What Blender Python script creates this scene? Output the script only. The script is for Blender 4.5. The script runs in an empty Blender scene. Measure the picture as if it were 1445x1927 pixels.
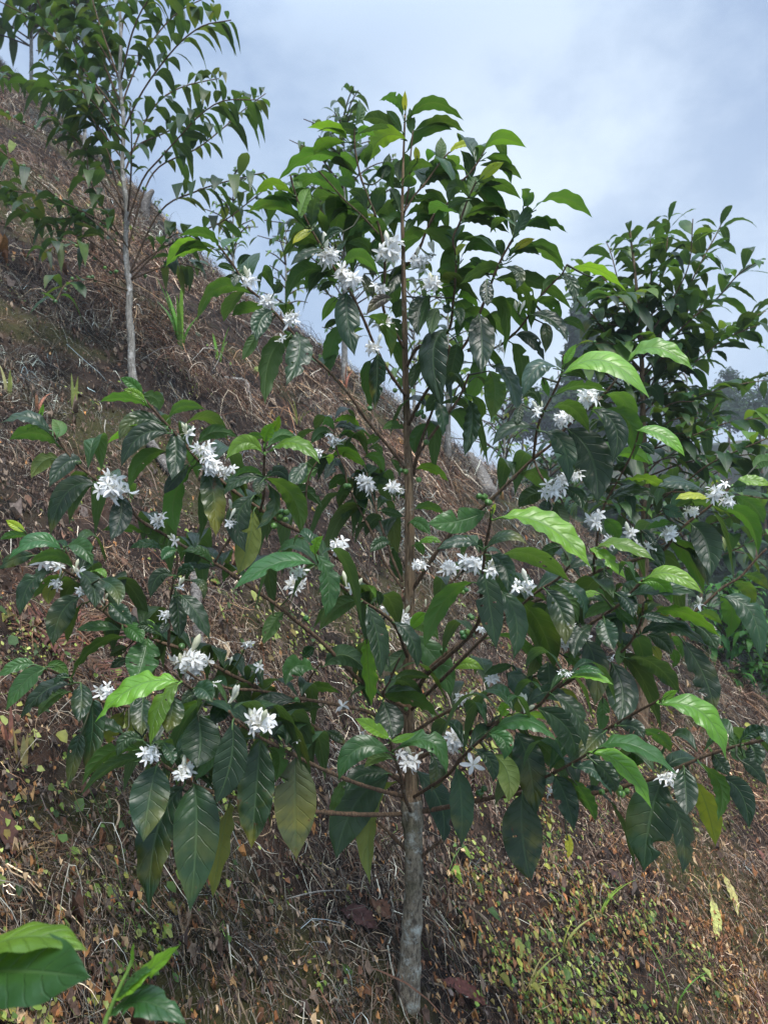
HAZE = .0026
SKY_A = (2.0, 2.8, 4.3); SKY_B = (3.75, 4.65, 5.95); SKY_C = (3.5, 4.4, 5.6); SKY_STR = .1; SKYK = .7
SUN_E = 2.7; EXPO = 0.8
import bpy, math, random
import numpy as np
from mathutils import Vector, noise as mnoise
R = random.Random(7)
NR = np.random.default_rng(11)
F = 1418.0; CX = 722.5; CY = 963.5; CAMZ = 1.66
scene = bpy.context.scene
COL = scene.collection

def P(px, py, Y):
    return np.array([(px - CX) / F * Y, Y, CAMZ + (CY - py) / F * Y])
def nrm(v):
    v = np.asarray(v, float); return v / (np.linalg.norm(v) + 1e-9)

# ------------------------------------------------------------------ mesh builder
class MB:
    def __init__(s):
        s.V = []; s.Fq = []; s.Ft = []; s.UV = []; s.C = []; s.n = 0; s.mq = []; s.mt = []
    def add(s, V, Q=None, T=None, uv=None, col=(1, 1, 1, 0), mat=0):
        V = np.asarray(V, float).reshape(-1, 3); k = len(V)
        s.V.append(V)
        s.UV.append(np.zeros((k, 2)) if uv is None else np.asarray(uv, float))
        c = np.asarray(col, float)
        if c.ndim == 1:
            if len(c) == 3: c = np.append(c, 0.0)
            c = np.tile(c, (k, 1))
        s.C.append(c)
        if Q is not None and len(Q):
            Q = np.asarray(Q, int).reshape(-1, 4); s.Fq.append(Q + s.n); s.mq.append(np.full(len(Q), mat))
        if T is not None and len(T):
            T = np.asarray(T, int).reshape(-1, 3); s.Ft.append(T + s.n); s.mt.append(np.full(len(T), mat))
        s.n += k
    def build(s, name, mats, parent=None, smooth=True):
        V = np.concatenate(s.V) if s.V else np.zeros((0, 3))
        me = bpy.data.meshes.new(name)
        Q = np.concatenate(s.Fq) if s.Fq else np.zeros((0, 4), int)
        T = np.concatenate(s.Ft) if s.Ft else np.zeros((0, 3), int)
        off = np.zeros(3)
        if parent is not None:
            off = np.array(parent['_o']) if '_o' in parent else np.zeros(3)
        me.vertices.add(len(V)); me.vertices.foreach_set('co', (V - off).astype(np.float32).ravel())
        loops = np.concatenate([Q.ravel(), T.ravel()]).astype(np.int32)
        me.loops.add(len(loops)); me.loops.foreach_set('vertex_index', loops)
        np_ = len(Q) + len(T); me.polygons.add(np_)
        st = np.concatenate([np.arange(len(Q)) * 4, len(Q) * 4 + np.arange(len(T)) * 3]).astype(np.int32)
        me.polygons.foreach_set('loop_start', st)
        me.polygons.foreach_set('use_smooth', np.full(np_, smooth))
        if not isinstance(mats, (list, tuple)): mats = [mats]
        for m in mats: me.materials.append(m)
        mi = np.concatenate((s.mq if s.mq else [np.zeros(0, int)]) + (s.mt if s.mt else [np.zeros(0, int)])).astype(np.int32)
        me.polygons.foreach_set('material_index', mi)
        UV = np.concatenate(s.UV); C = np.concatenate(s.C)
        uvl = me.uv_layers.new(name='UVMap'); uvl.data.foreach_set('uv', UV[loops].astype(np.float32).ravel())
        ca = me.color_attributes.new('tint', 'FLOAT_COLOR', 'POINT'); ca.data.foreach_set('color', C.astype(np.float32).ravel())
        me.update(calc_edges=True); me.validate()
        o = bpy.data.objects.new(name, me); COL.objects.link(o)
        if parent is not None:
            o.parent = parent
            if '_o' in parent: o['_o'] = [float(a) for a in off]
        return o

def tag(o, label=None, cat=None, group=None, kind=None):
    if label: o['label'] = label
    if cat: o['category'] = cat
    if group: o['group'] = group
    if kind: o['kind'] = kind
    return o
def thing(name, label, cat, loc, group=None):
    o = bpy.data.objects.new(name, None); COL.objects.link(o)
    o.location = [float(a) for a in loc]; o['_o'] = [float(a) for a in loc]; o.empty_display_size = .05
    return tag(o, label, cat, group)

# ------------------------------------------------------------------ curves and tubes
def smooth_poly(pts, rad, step):
    pts = np.asarray(pts, float); rad = np.asarray(rad, float)
    if len(pts) < 3:
        n = max(2, int(np.linalg.norm(pts[-1] - pts[0]) / step))
        t = np.linspace(0, 1, n + 1)[:, None]
        return pts[0] * (1 - t) + pts[-1] * t, rad[0] + (rad[-1] - rad[0]) * t[:, 0]
    ext = np.vstack([2 * pts[0] - pts[1], pts, 2 * pts[-1] - pts[-2]])
    out = []; ro = []
    for i in range(1, len(ext) - 2):
        p0, p1, p2, p3 = ext[i - 1:i + 3]
        n = max(1, int(np.linalg.norm(p2 - p1) / step))
        for k in range(n):
            t = k / n
            out.append(.5 * (2 * p1 + (p2 - p0) * t + (2 * p0 - 5 * p1 + 4 * p2 - p3) * t * t + (3 * p1 - p0 - 3 * p2 + p3) * t ** 3))
            ro.append(rad[i - 1] * (1 - t) + rad[i] * t)
    out.append(pts[-1]); ro.append(rad[-1])
    return np.array(out), np.array(ro)
def tube(mb, pts, rad, sides=7, col=(1, 1, 1, 0), mat=0, cap=True, rough=0.0):
    pts = np.asarray(pts, float); n = len(pts); rad = np.broadcast_to(np.asarray(rad, float), (n,))
    T = np.gradient(pts, axis=0); T /= np.linalg.norm(T, axis=1)[:, None] + 1e-9
    a = np.array([1., 0, 0]) if abs(T[0][0]) < .8 else np.array([0, 1., 0])
    A = []
    for i in range(n):
        a = nrm(a - T[i] * a.dot(T[i])); A.append(a)
    A = np.array(A); B = np.cross(T, A)
    th = np.arange(sides) * 2 * math.pi / sides
    rr = rad[:, None] * np.ones((1, sides))
    if rough: rr = rr * (1 + rough * NR.standard_normal((n, sides)))
    V = pts[:, None, :] + (A[:, None, :] * np.cos(th)[None, :, None] + B[:, None, :] * np.sin(th)[None, :, None]) * rr[:, :, None]
    ln = np.concatenate([[0], np.cumsum(np.linalg.norm(np.diff(pts, axis=0), axis=1))])
    uv = np.stack([np.broadcast_to(th / (2 * math.pi), (n, sides)), np.broadcast_to(ln[:, None], (n, sides))], -1).reshape(-1, 2)
    i, j = np.meshgrid(np.arange(n - 1), np.arange(sides), indexing='ij'); j2 = (j + 1) % sides
    Q = np.stack([i * sides + j, i * sides + j2, (i + 1) * sides + j2, (i + 1) * sides + j], -1).reshape(-1, 4)
    Vs = V.reshape(-1, 3); Tt = None
    if cap:
        Vs = np.vstack([Vs, pts[-1] + T[-1] * rad[-1] * .6, pts[0]]); uv = np.vstack([uv, [[0, ln[-1]], [0, 0]]])
        k = n * sides; jj = np.arange(sides)
        Tt = np.concatenate([np.stack([(n - 1) * sides + jj, (n - 1) * sides + (jj + 1) % sides, np.full(sides, k)], -1),
                             np.stack([(jj + 1) % sides, jj, np.full(sides, k + 1)], -1)])
    c = col
    mb.add(Vs, Q, Tt, uv, c, mat)

# ------------------------------------------------------------------ leaf
_wv = np.array([0, .04, .1, .2, .32, .45, .58, .7, .8, .88, .93, .97, 1])
_ww = np.array([.03, .16, .40, .70, .91, 1, .975, .855, .65, .39, .20, .065, .0])
def leaf(mb, base, mid, tip, hw, C0, tint, spot=0.0, nu=44, nx=4, fold=.25, curl=.18, wave=.05, bites=0, mat=0, holes=0, twist=0.0):
    base, mid, tip = [np.asarray(a, float) for a in (base, mid, tip)]
    ctl = 2 * mid - .5 * (base + tip)
    v = np.linspace(0, 1, nu + 1)
    S = ((1 - v) ** 2)[:, None] * base + (2 * v * (1 - v))[:, None] * ctl + (v ** 2)[:, None] * tip
    T = (2 * (1 - v))[:, None] * (ctl - base) + (2 * v)[:, None] * (tip - ctl)
    T /= np.linalg.norm(T, axis=1)[:, None] + 1e-9
    C = C0[None, :] - T * (T @ C0)[:, None]; C /= np.linalg.norm(C, axis=1)[:, None] + 1e-9
    N = np.cross(T, C)
    if twist:
        an = twist * (v - .4); C, N = C * np.cos(an)[:, None] + N * np.sin(an)[:, None], N * np.cos(an)[:, None] - C * np.sin(an)[:, None]
    w = np.interp(v, _wv, _ww) * hw
    x = np.linspace(-1, 1, 2 * nx + 1)
    W = np.tile(w[:, None], (1, len(x)))
    for b in range(bites):
        sd = R.choice((-1, 1)); c = R.uniform(.2, .85); s_ = R.uniform(.02, .06); dpt = R.uniform(.25, .7)
        notch = 1 - dpt * np.exp(-((v - c) / s_) ** 4)
        W[:, x * sd > 0] *= notch[:, None]
    ph = R.uniform(0, 6.28); k = R.uniform(3.5, 6)
    ax = np.abs(x)
    fz = (fold * ax - curl * ax ** 2)[None, :] * W
    s_ = v[:, None] - .16 * ax[None, :]
    s_ = s_ + .02 * np.sin(11 * s_ + ph) * np.sign(x + .01)[None, :]
    quilt = np.abs(np.sin(math.pi * 8.5 * s_)) ** .8 * (ax * (1.05 - ax))[None, :] * (R.choice((.02, .05, .08, .12, .16)) if nu > 20 else .12) * W
    wz = wave * np.sin(2 * math.pi * k * v[:, None] + ph + np.where(x > 0, 1.7, 0)[None, :]) * (ax ** 2)[None, :] * hw * np.minimum(1, W / (hw * .4))
    Pn = S[:, None, :] + C[:, None, :] * (x[None, :] * W * .985)[:, :, None] + N[:, None, :] * (fz + quilt + wz)[:, :, None]
    nxx = len(x)
    uv = np.stack([np.broadcast_to(x * .5 + .5, (nu + 1, nxx)), np.broadcast_to(v[:, None], (nu + 1, nxx))], -1).reshape(-1, 2)
    i, j = np.meshgrid(np.arange(nu), np.arange(nxx - 1), indexing='ij')
    Q = np.stack([i * nxx + j, (i + 1) * nxx + j, (i + 1) * nxx + j + 1, i * nxx + j + 1], -1).reshape(-1, 4)
    if holes:
        keep = np.ones(len(Q), bool)
        for h in range(holes):
            hi = R.randint(int(nu * .25), int(nu * .75)); hj = R.choice((1, 2, nxx - 4, nxx - 3))
            for a_ in range(R.choice((1, 1, 2))): keep[min(len(Q) - 1, (hi + a_) * (nxx - 1) + hj)] = False
        Q = Q[keep]
    mb.add(Pn.reshape(-1, 3), Q, None, uv, (tint[0], tint[1], tint[2], spot), mat)
    return S, T

KIND = {  # tint, face (+1 top seen, -1 underside seen), spot
    'd': ((.0185, .047, .0185), 1, .0), 'p': ((.032, .070, .042), 1, .0), 'g': ((.036, .110, .024), 1, .0),
    'l': ((.115, .250, .022), 1, .0), 'v': ((.075, .175, .018), -1, .0), 'y': ((.300, .350, .030), 1, .0),
    'u': ((.029, .084, .016), -1, .0), 'w': ((.014, .040, .013), -1, .0), 'o': ((.095, .135, .022), -1, .35), 'b': ((.070, .055, .040), 1, .3),
    'Y': ((.105, .130, .050), 1, .8), 's': ((.019, .046, .018), 1, .75)}
def jit(c, a=.18):
    k = R.uniform(1 - a, 1 + a); return (c[0] * k * R.uniform(.85, 1.2), c[1] * k, c[2] * k * R.uniform(.85, 1.2))
CAM = np.array([0, 0, CAMZ])
def hero_leaf(mb, b, m, t, wpx, kind, Yb, spec=''):
    tint, face, spot = KIND[kind]
    tint = jit(tint, .3)
    if kind in 'du' and R.random() < .3: spot = R.uniform(.2, .42)
    b_, m_, t_ = [np.array(q, float) for q in (b, m, t)]
    if b_[1] < 600 and Yb > 1:
        m_ = m_ + .30 * (m_ - (b_ + t_) / 2); m = tuple(m_); wpx = wpx * .93
    ctl = 2 * m_ - .5 * (b_ + t_)
    Lp = (np.linalg.norm(m_ - b_) + np.linalg.norm(t_ - m_)) * Yb / F
    wm = wpx * Yb / F
    Lt = max(min(.165, wm * 2.9), Lp * 1.05)
    if kind in 'yb': Lt = Lp * 1.1
    dz = math.sqrt(max(0, Lt ** 2 - Lp ** 2)); dz = min(dz, .75 * Lp)
    sg = -1 if (face > 0 or R.random() < .35) else 1
    if kind == 'Y': dz = .01
    dz *= sg * R.uniform(.5, 1)
    B = P(*b, Yb); Tt = P(*t, Yb + dz); M = P(*m, Yb + dz * .42)
    L3 = np.linalg.norm(M - B) + np.linalg.norm(Tt - M)
    Wr = max(wm, .345 * L3) if kind not in 'yb' else max(wm, .3 * L3)
    cph = min(1., wm / Wr); phi = math.acos(max(.45, cph)); phi = max(phi, .12)
    Wr = wm / math.cos(phi)
    tan = nrm(Tt - B); view = nrm(M - CAM)
    p = nrm(np.cross(view, tan)); q = np.cross(tan, p)
    best = None
    for s in (1, -1):
        for_ = math.cos(phi) * face * -1
        Nn = for_ * q - s * math.sin(phi) * p
        C = for_ * p + s * math.sin(phi) * q
        if best is None or Nn[2] > best[0]: best = (Nn[2], C)
    bites = 3 if 'e' in spec else (R.choice((1, 1, 2)) if R.random() < .35 else 0)
    holes = 3 if 'h' in spec else (1 if R.random() < .12 else 0)
    leaf(mb, B, M, Tt, Wr * .5 * 1.04, best[1], tint, spot, fold=R.uniform(.12, .42), curl=R.uniform(.1, .3), wave=R.uniform(.02, .10), bites=bites, holes=holes, twist=R.uniform(-.55, .55))
    return B, nrm(M - B)

def auto_leaf(mb, base, d, L, W, tint, droop=.35, spot=0.0, nu=9, nx=1, up=(0, 0, 1)):
    d = nrm(d); up = np.array(up, float)
    tip = base + d * L * .92 + np.array([0, 0, -droop * L])
    mid = base + d * L * .5 + np.array([0, 0, droop * L * .12])
    t = nrm(tip - base); C0 = np.cross(up, t)
    if np.linalg.norm(C0) < .15: C0 = np.cross(np.array([.3, 1, 0]), t)
    C0 = nrm(C0); a = R.uniform(-.5, .5); C0 = C0 * math.cos(a) + np.cross(t, C0) * math.sin(a)
    # upper side must face up
    if np.cross(t, C0)[2] < 0: C0 = -C0
    leaf(mb, base, mid, tip, W * .5, C0, tint, spot, nu=nu, nx=nx, fold=R.uniform(.1, .4), curl=.15, wave=.05 if nu > 8 else 0, bites=0)

def shoot_leaves(mb, pts, f0, gap, L, tints, droop=(.2, .6), twig=None, nu=9, nx=1, wr=.36, spread=1.0, back=False):
    pts = np.asarray(pts, float)
    seg = np.linalg.norm(np.diff(pts, axis=0), axis=1); cum = np.concatenate([[0], np.cumsum(seg)]); tot = cum[-1]
    s = tot * f0; k = 0
    while s < tot * 1.001:
        i = min(len(seg) - 1, int(np.searchsorted(cum, s, side='right')) - 1); i = max(0, i)
        t = (s - cum[i]) / (seg[i] + 1e-9); p = pts[i] * (1 - t) + pts[i + 1] * t
        T = nrm(pts[i + 1] - pts[i])
        side = np.cross(T, np.array([0, 0, 1.])); side = nrm(side) if np.linalg.norm(side) > .2 else np.array([1., 0, 0])
        oth = np.cross(side, T)
        rot = (k % 2) * (1.1 if abs(T[2]) > .6 else .35) + R.uniform(-.4, .4)
        sd = side * math.cos(rot) + oth * math.sin(rot)
        end = (s > tot - gap)
        for sg in (1, -1):
            if R.random() < .1: continue
            d = nrm(sd * sg * spread + T * R.uniform(.25, .9) + np.array([0, 0, R.uniform(-.35, .25)]) + NR.standard_normal(3) * .12)
            if back: d[1] = abs(d[1]) + .15
            l = L * R.uniform(.7, 1.2) * (.65 if end else 1)
            b = p + d * .006
            dr = R.uniform(*droop)
            tn = jit(R.choice(tints), .25)
            auto_leaf(mb, b, d, l, l * wr * R.uniform(.85, 1.1), tn, dr, .25 if R.random() < .12 else 0, nu, nx)
        s += gap * R.uniform(.75, 1.25); k += 1
# ------------------------------------------------------------------ what the main tree carries: branches, leaves, flowers, fruit
# branch: depth at root, depth at tip, root radius, tip radius (mm), way points
BR = '''
1.60 1.34 5 2.5|763,882 735,845 690,790 655,740 620,700 583,665 545,620 500,570 465,540 440,500 412,462
1.60 1.40 4.5 2.2|763,745 732,700 707,655 686,605 665,560 645,530 623,495 605,465 585,430 565,390 552,352 547,330
1.60 1.50 4.5 2|760,655 722,583 724,520 722,465 708,410 690,365 678,330 668,280 667,240
1.52 1.42 2.5 2|712,440 678,403 650,378 618,342 600,322
1.60 1.50 4 2|765,500 790,465 800,440 820,400 842,383 865,345 885,325 905,295 917,268
1.58 1.62 3 2|760,400 780,368 800,345 825,310 845,286
1.60 1.42 4.5 2|766,690 785,655 820,640 845,620 852,575 857,520 858,480 852,450 865,418 880,375 897,340
1.60 1.38 5 2.2|768,800 800,740 840,690 880,640 910,570 938,498 965,448 980,415 995,382
1.60 1.45 4.5 3|778,895 786,858 813,818 845,775 866,745 882,705
1.60 1.48 4 3|778,880 792,830 803,800 816,765 835,700 846,650
1.60 1.34 6 3|770,1120 795,1080 835,1020 870,980 910,953 957,908 1003,863 1035,838 1065,805 1093,778 1115,765
1.38 1.20 3.5 2.2|1003,863 1010,810 1020,780 1038,745 1050,720 1058,695 1060,668
1.60 1.45 5 3|776,1380 825,1348 875,1325 955,1293 1000,1275 1030,1265
1.60 1.08 6 2.6|783,1310 800,1273 843,1235 875,1205 902,1165 905,1120 910,1060 915,1020 922,985 924,958
1.60 1.75 4 3|772,1165 800,1145 865,1080 910,1040
1.60 1.22 5 2.6|775,1335 850,1260 920,1190 985,1135 1015,1110 1048,1090 1072,1065
1.60 1.32 6 2.6|770,1290 860,1215 960,1150 1080,1105 1118,1078 1200,1052 1245,1037 1283,993 1326,960 1355,935 1378,912
1.45 1.24 4 2.6|1000,1240 1060,1195 1100,1180 1135,1158 1165,1137 1198,1103 1210,1090
1.45 1.25 4 2.6|1040,1300 1100,1265 1150,1240 1176,1220 1193,1198 1206,1168 1210,1135
1.60 1.14 6 2.6|775,1430 830,1408 900,1372 960,1350 1010,1330 1035,1303 1063,1280 1078,1268
1.58 1.12 5 2.6|778,1500 840,1460 865,1430 890,1405 915,1383 938,1358 944,1335
1.57 1.15 5 3|772,1525 760,1495 754,1460 744,1430 738,1410 733,1390
1.60 1.16 7 3|778,1530 850,1517 905,1505 980,1493 1040,1498 1103,1495 1160,1483 1243,1460 1291,1438 1333,1420 1385,1404 1440,1392
1.40 1.10 4 2.6|1010,1420 1080,1395 1138,1373 1166,1358 1206,1335 1240,1318 1250,1312
1.45 1.10 4 2.6|960,1492 1010,1470 1050,1450 1090,1428 1112,1414
1.50 1.42 4 2.6|1225,1200 1270,1170 1308,1150 1343,1120 1363,1103 1393,1085 1424,1050 1441,1033
1.60 1.30 6 2.6|768,1335 681,1283 606,1208 563,1173 513,1133 440,1083 405,1060 350,1030 313,1008 260,975 238,940 205,922 175,898 145,873 122,845 100,812
1.60 1.26 6 2.6|766,1168 678,1085 626,1043 580,1008 528,983 478,950 435,920 390,880 373,866 355,845 323,808 300,783 273,752
1.38 1.22 3.5 2.4|490,962 497,930 497,890 498,850 497,828 500,808
1.60 1.72 4 2.2|758,1108 725,1060 698,1000 670,945 653,910 650,885 635,850 629,815 626,790
1.60 1.68 4 2.2|757,1095 738,1050 722,1003 710,968 700,930 690,890
1.60 1.30 6 2.6|766,1392 700,1343 628,1325 555,1313 490,1300 430,1295 378,1280 352,1264
1.60 1.24 6.5 2.6|764,1478 690,1425 615,1382 578,1360 515,1320 485,1295 445,1275 395,1248 345,1222 293,1205 230,1175 195,1150 175,1135 150,1088 133,1053 120,1028
1.33 1.24 3.5 2.4|318,1213 319,1175 325,1100 333,1063 334,1038
1.30 1.12 4 2.6|300,1345 250,1332 190,1320 140,1302 131,1280 100,1263 82,1257
1.60 1.12 6 2.6|764,1500 680,1477 601,1445 558,1423 523,1405 490,1388 463,1370 440,1352 431,1338
1.60 1.08 6.5 2.6|766,1532 680,1533 601,1528 505,1520 448,1503 400,1490 370,1478 348,1468 323,1450 303,1435 284,1412
1.30 1.06 4 2.6|460,1345 400,1315 365,1298 340,1281 326,1266
1.36 1.34 3 2.4|405,1058 420,1032 433,1013 438,985 436,958
1.57 1.16 5 2.6|766,1235 745,1180 720,1155 685,1133 645,1105 615,1078 600,1060 597,1032
1.57 1.46 4 2.4|767,1345 722,1310 733,1283 742,1260 752,1238
1.58 1.50 3.5 2.2|565,1322 573,1300 585,1273 605,1246
1.60 1.55 6 4|780,1632 800,1606 820,1590 832,1582
1.60 1.62 6 4|768,1603 745,1580 728,1563 708,1545
1.60 1.58 3 1.8|757,420 768,360 772,300 777,246
1.55 1.40 4 2|880,660 930,655 965,630 985,608 1003,580 1018,556 1040,532 1056,517 1066,498
1.36 1.28 3 2|1112,767 1140,738 1165,705 1182,680 1200,672
1.45 1.34 3.5 2|1118,1078 1125,1000 1138,948 1162,905 1190,850 1202,810
1.42 1.36 3 2|1003,863 1020,900 1045,925 1058,945
1.40 1.33 3 2|1118,1078 1117,1050 1122,1030
1.50 1.46 3 2|580,1008 575,950 582,895 602,862
1.36 1.24 3 2|150,1090 105,1062 66,1022 46,998
'''
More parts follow.
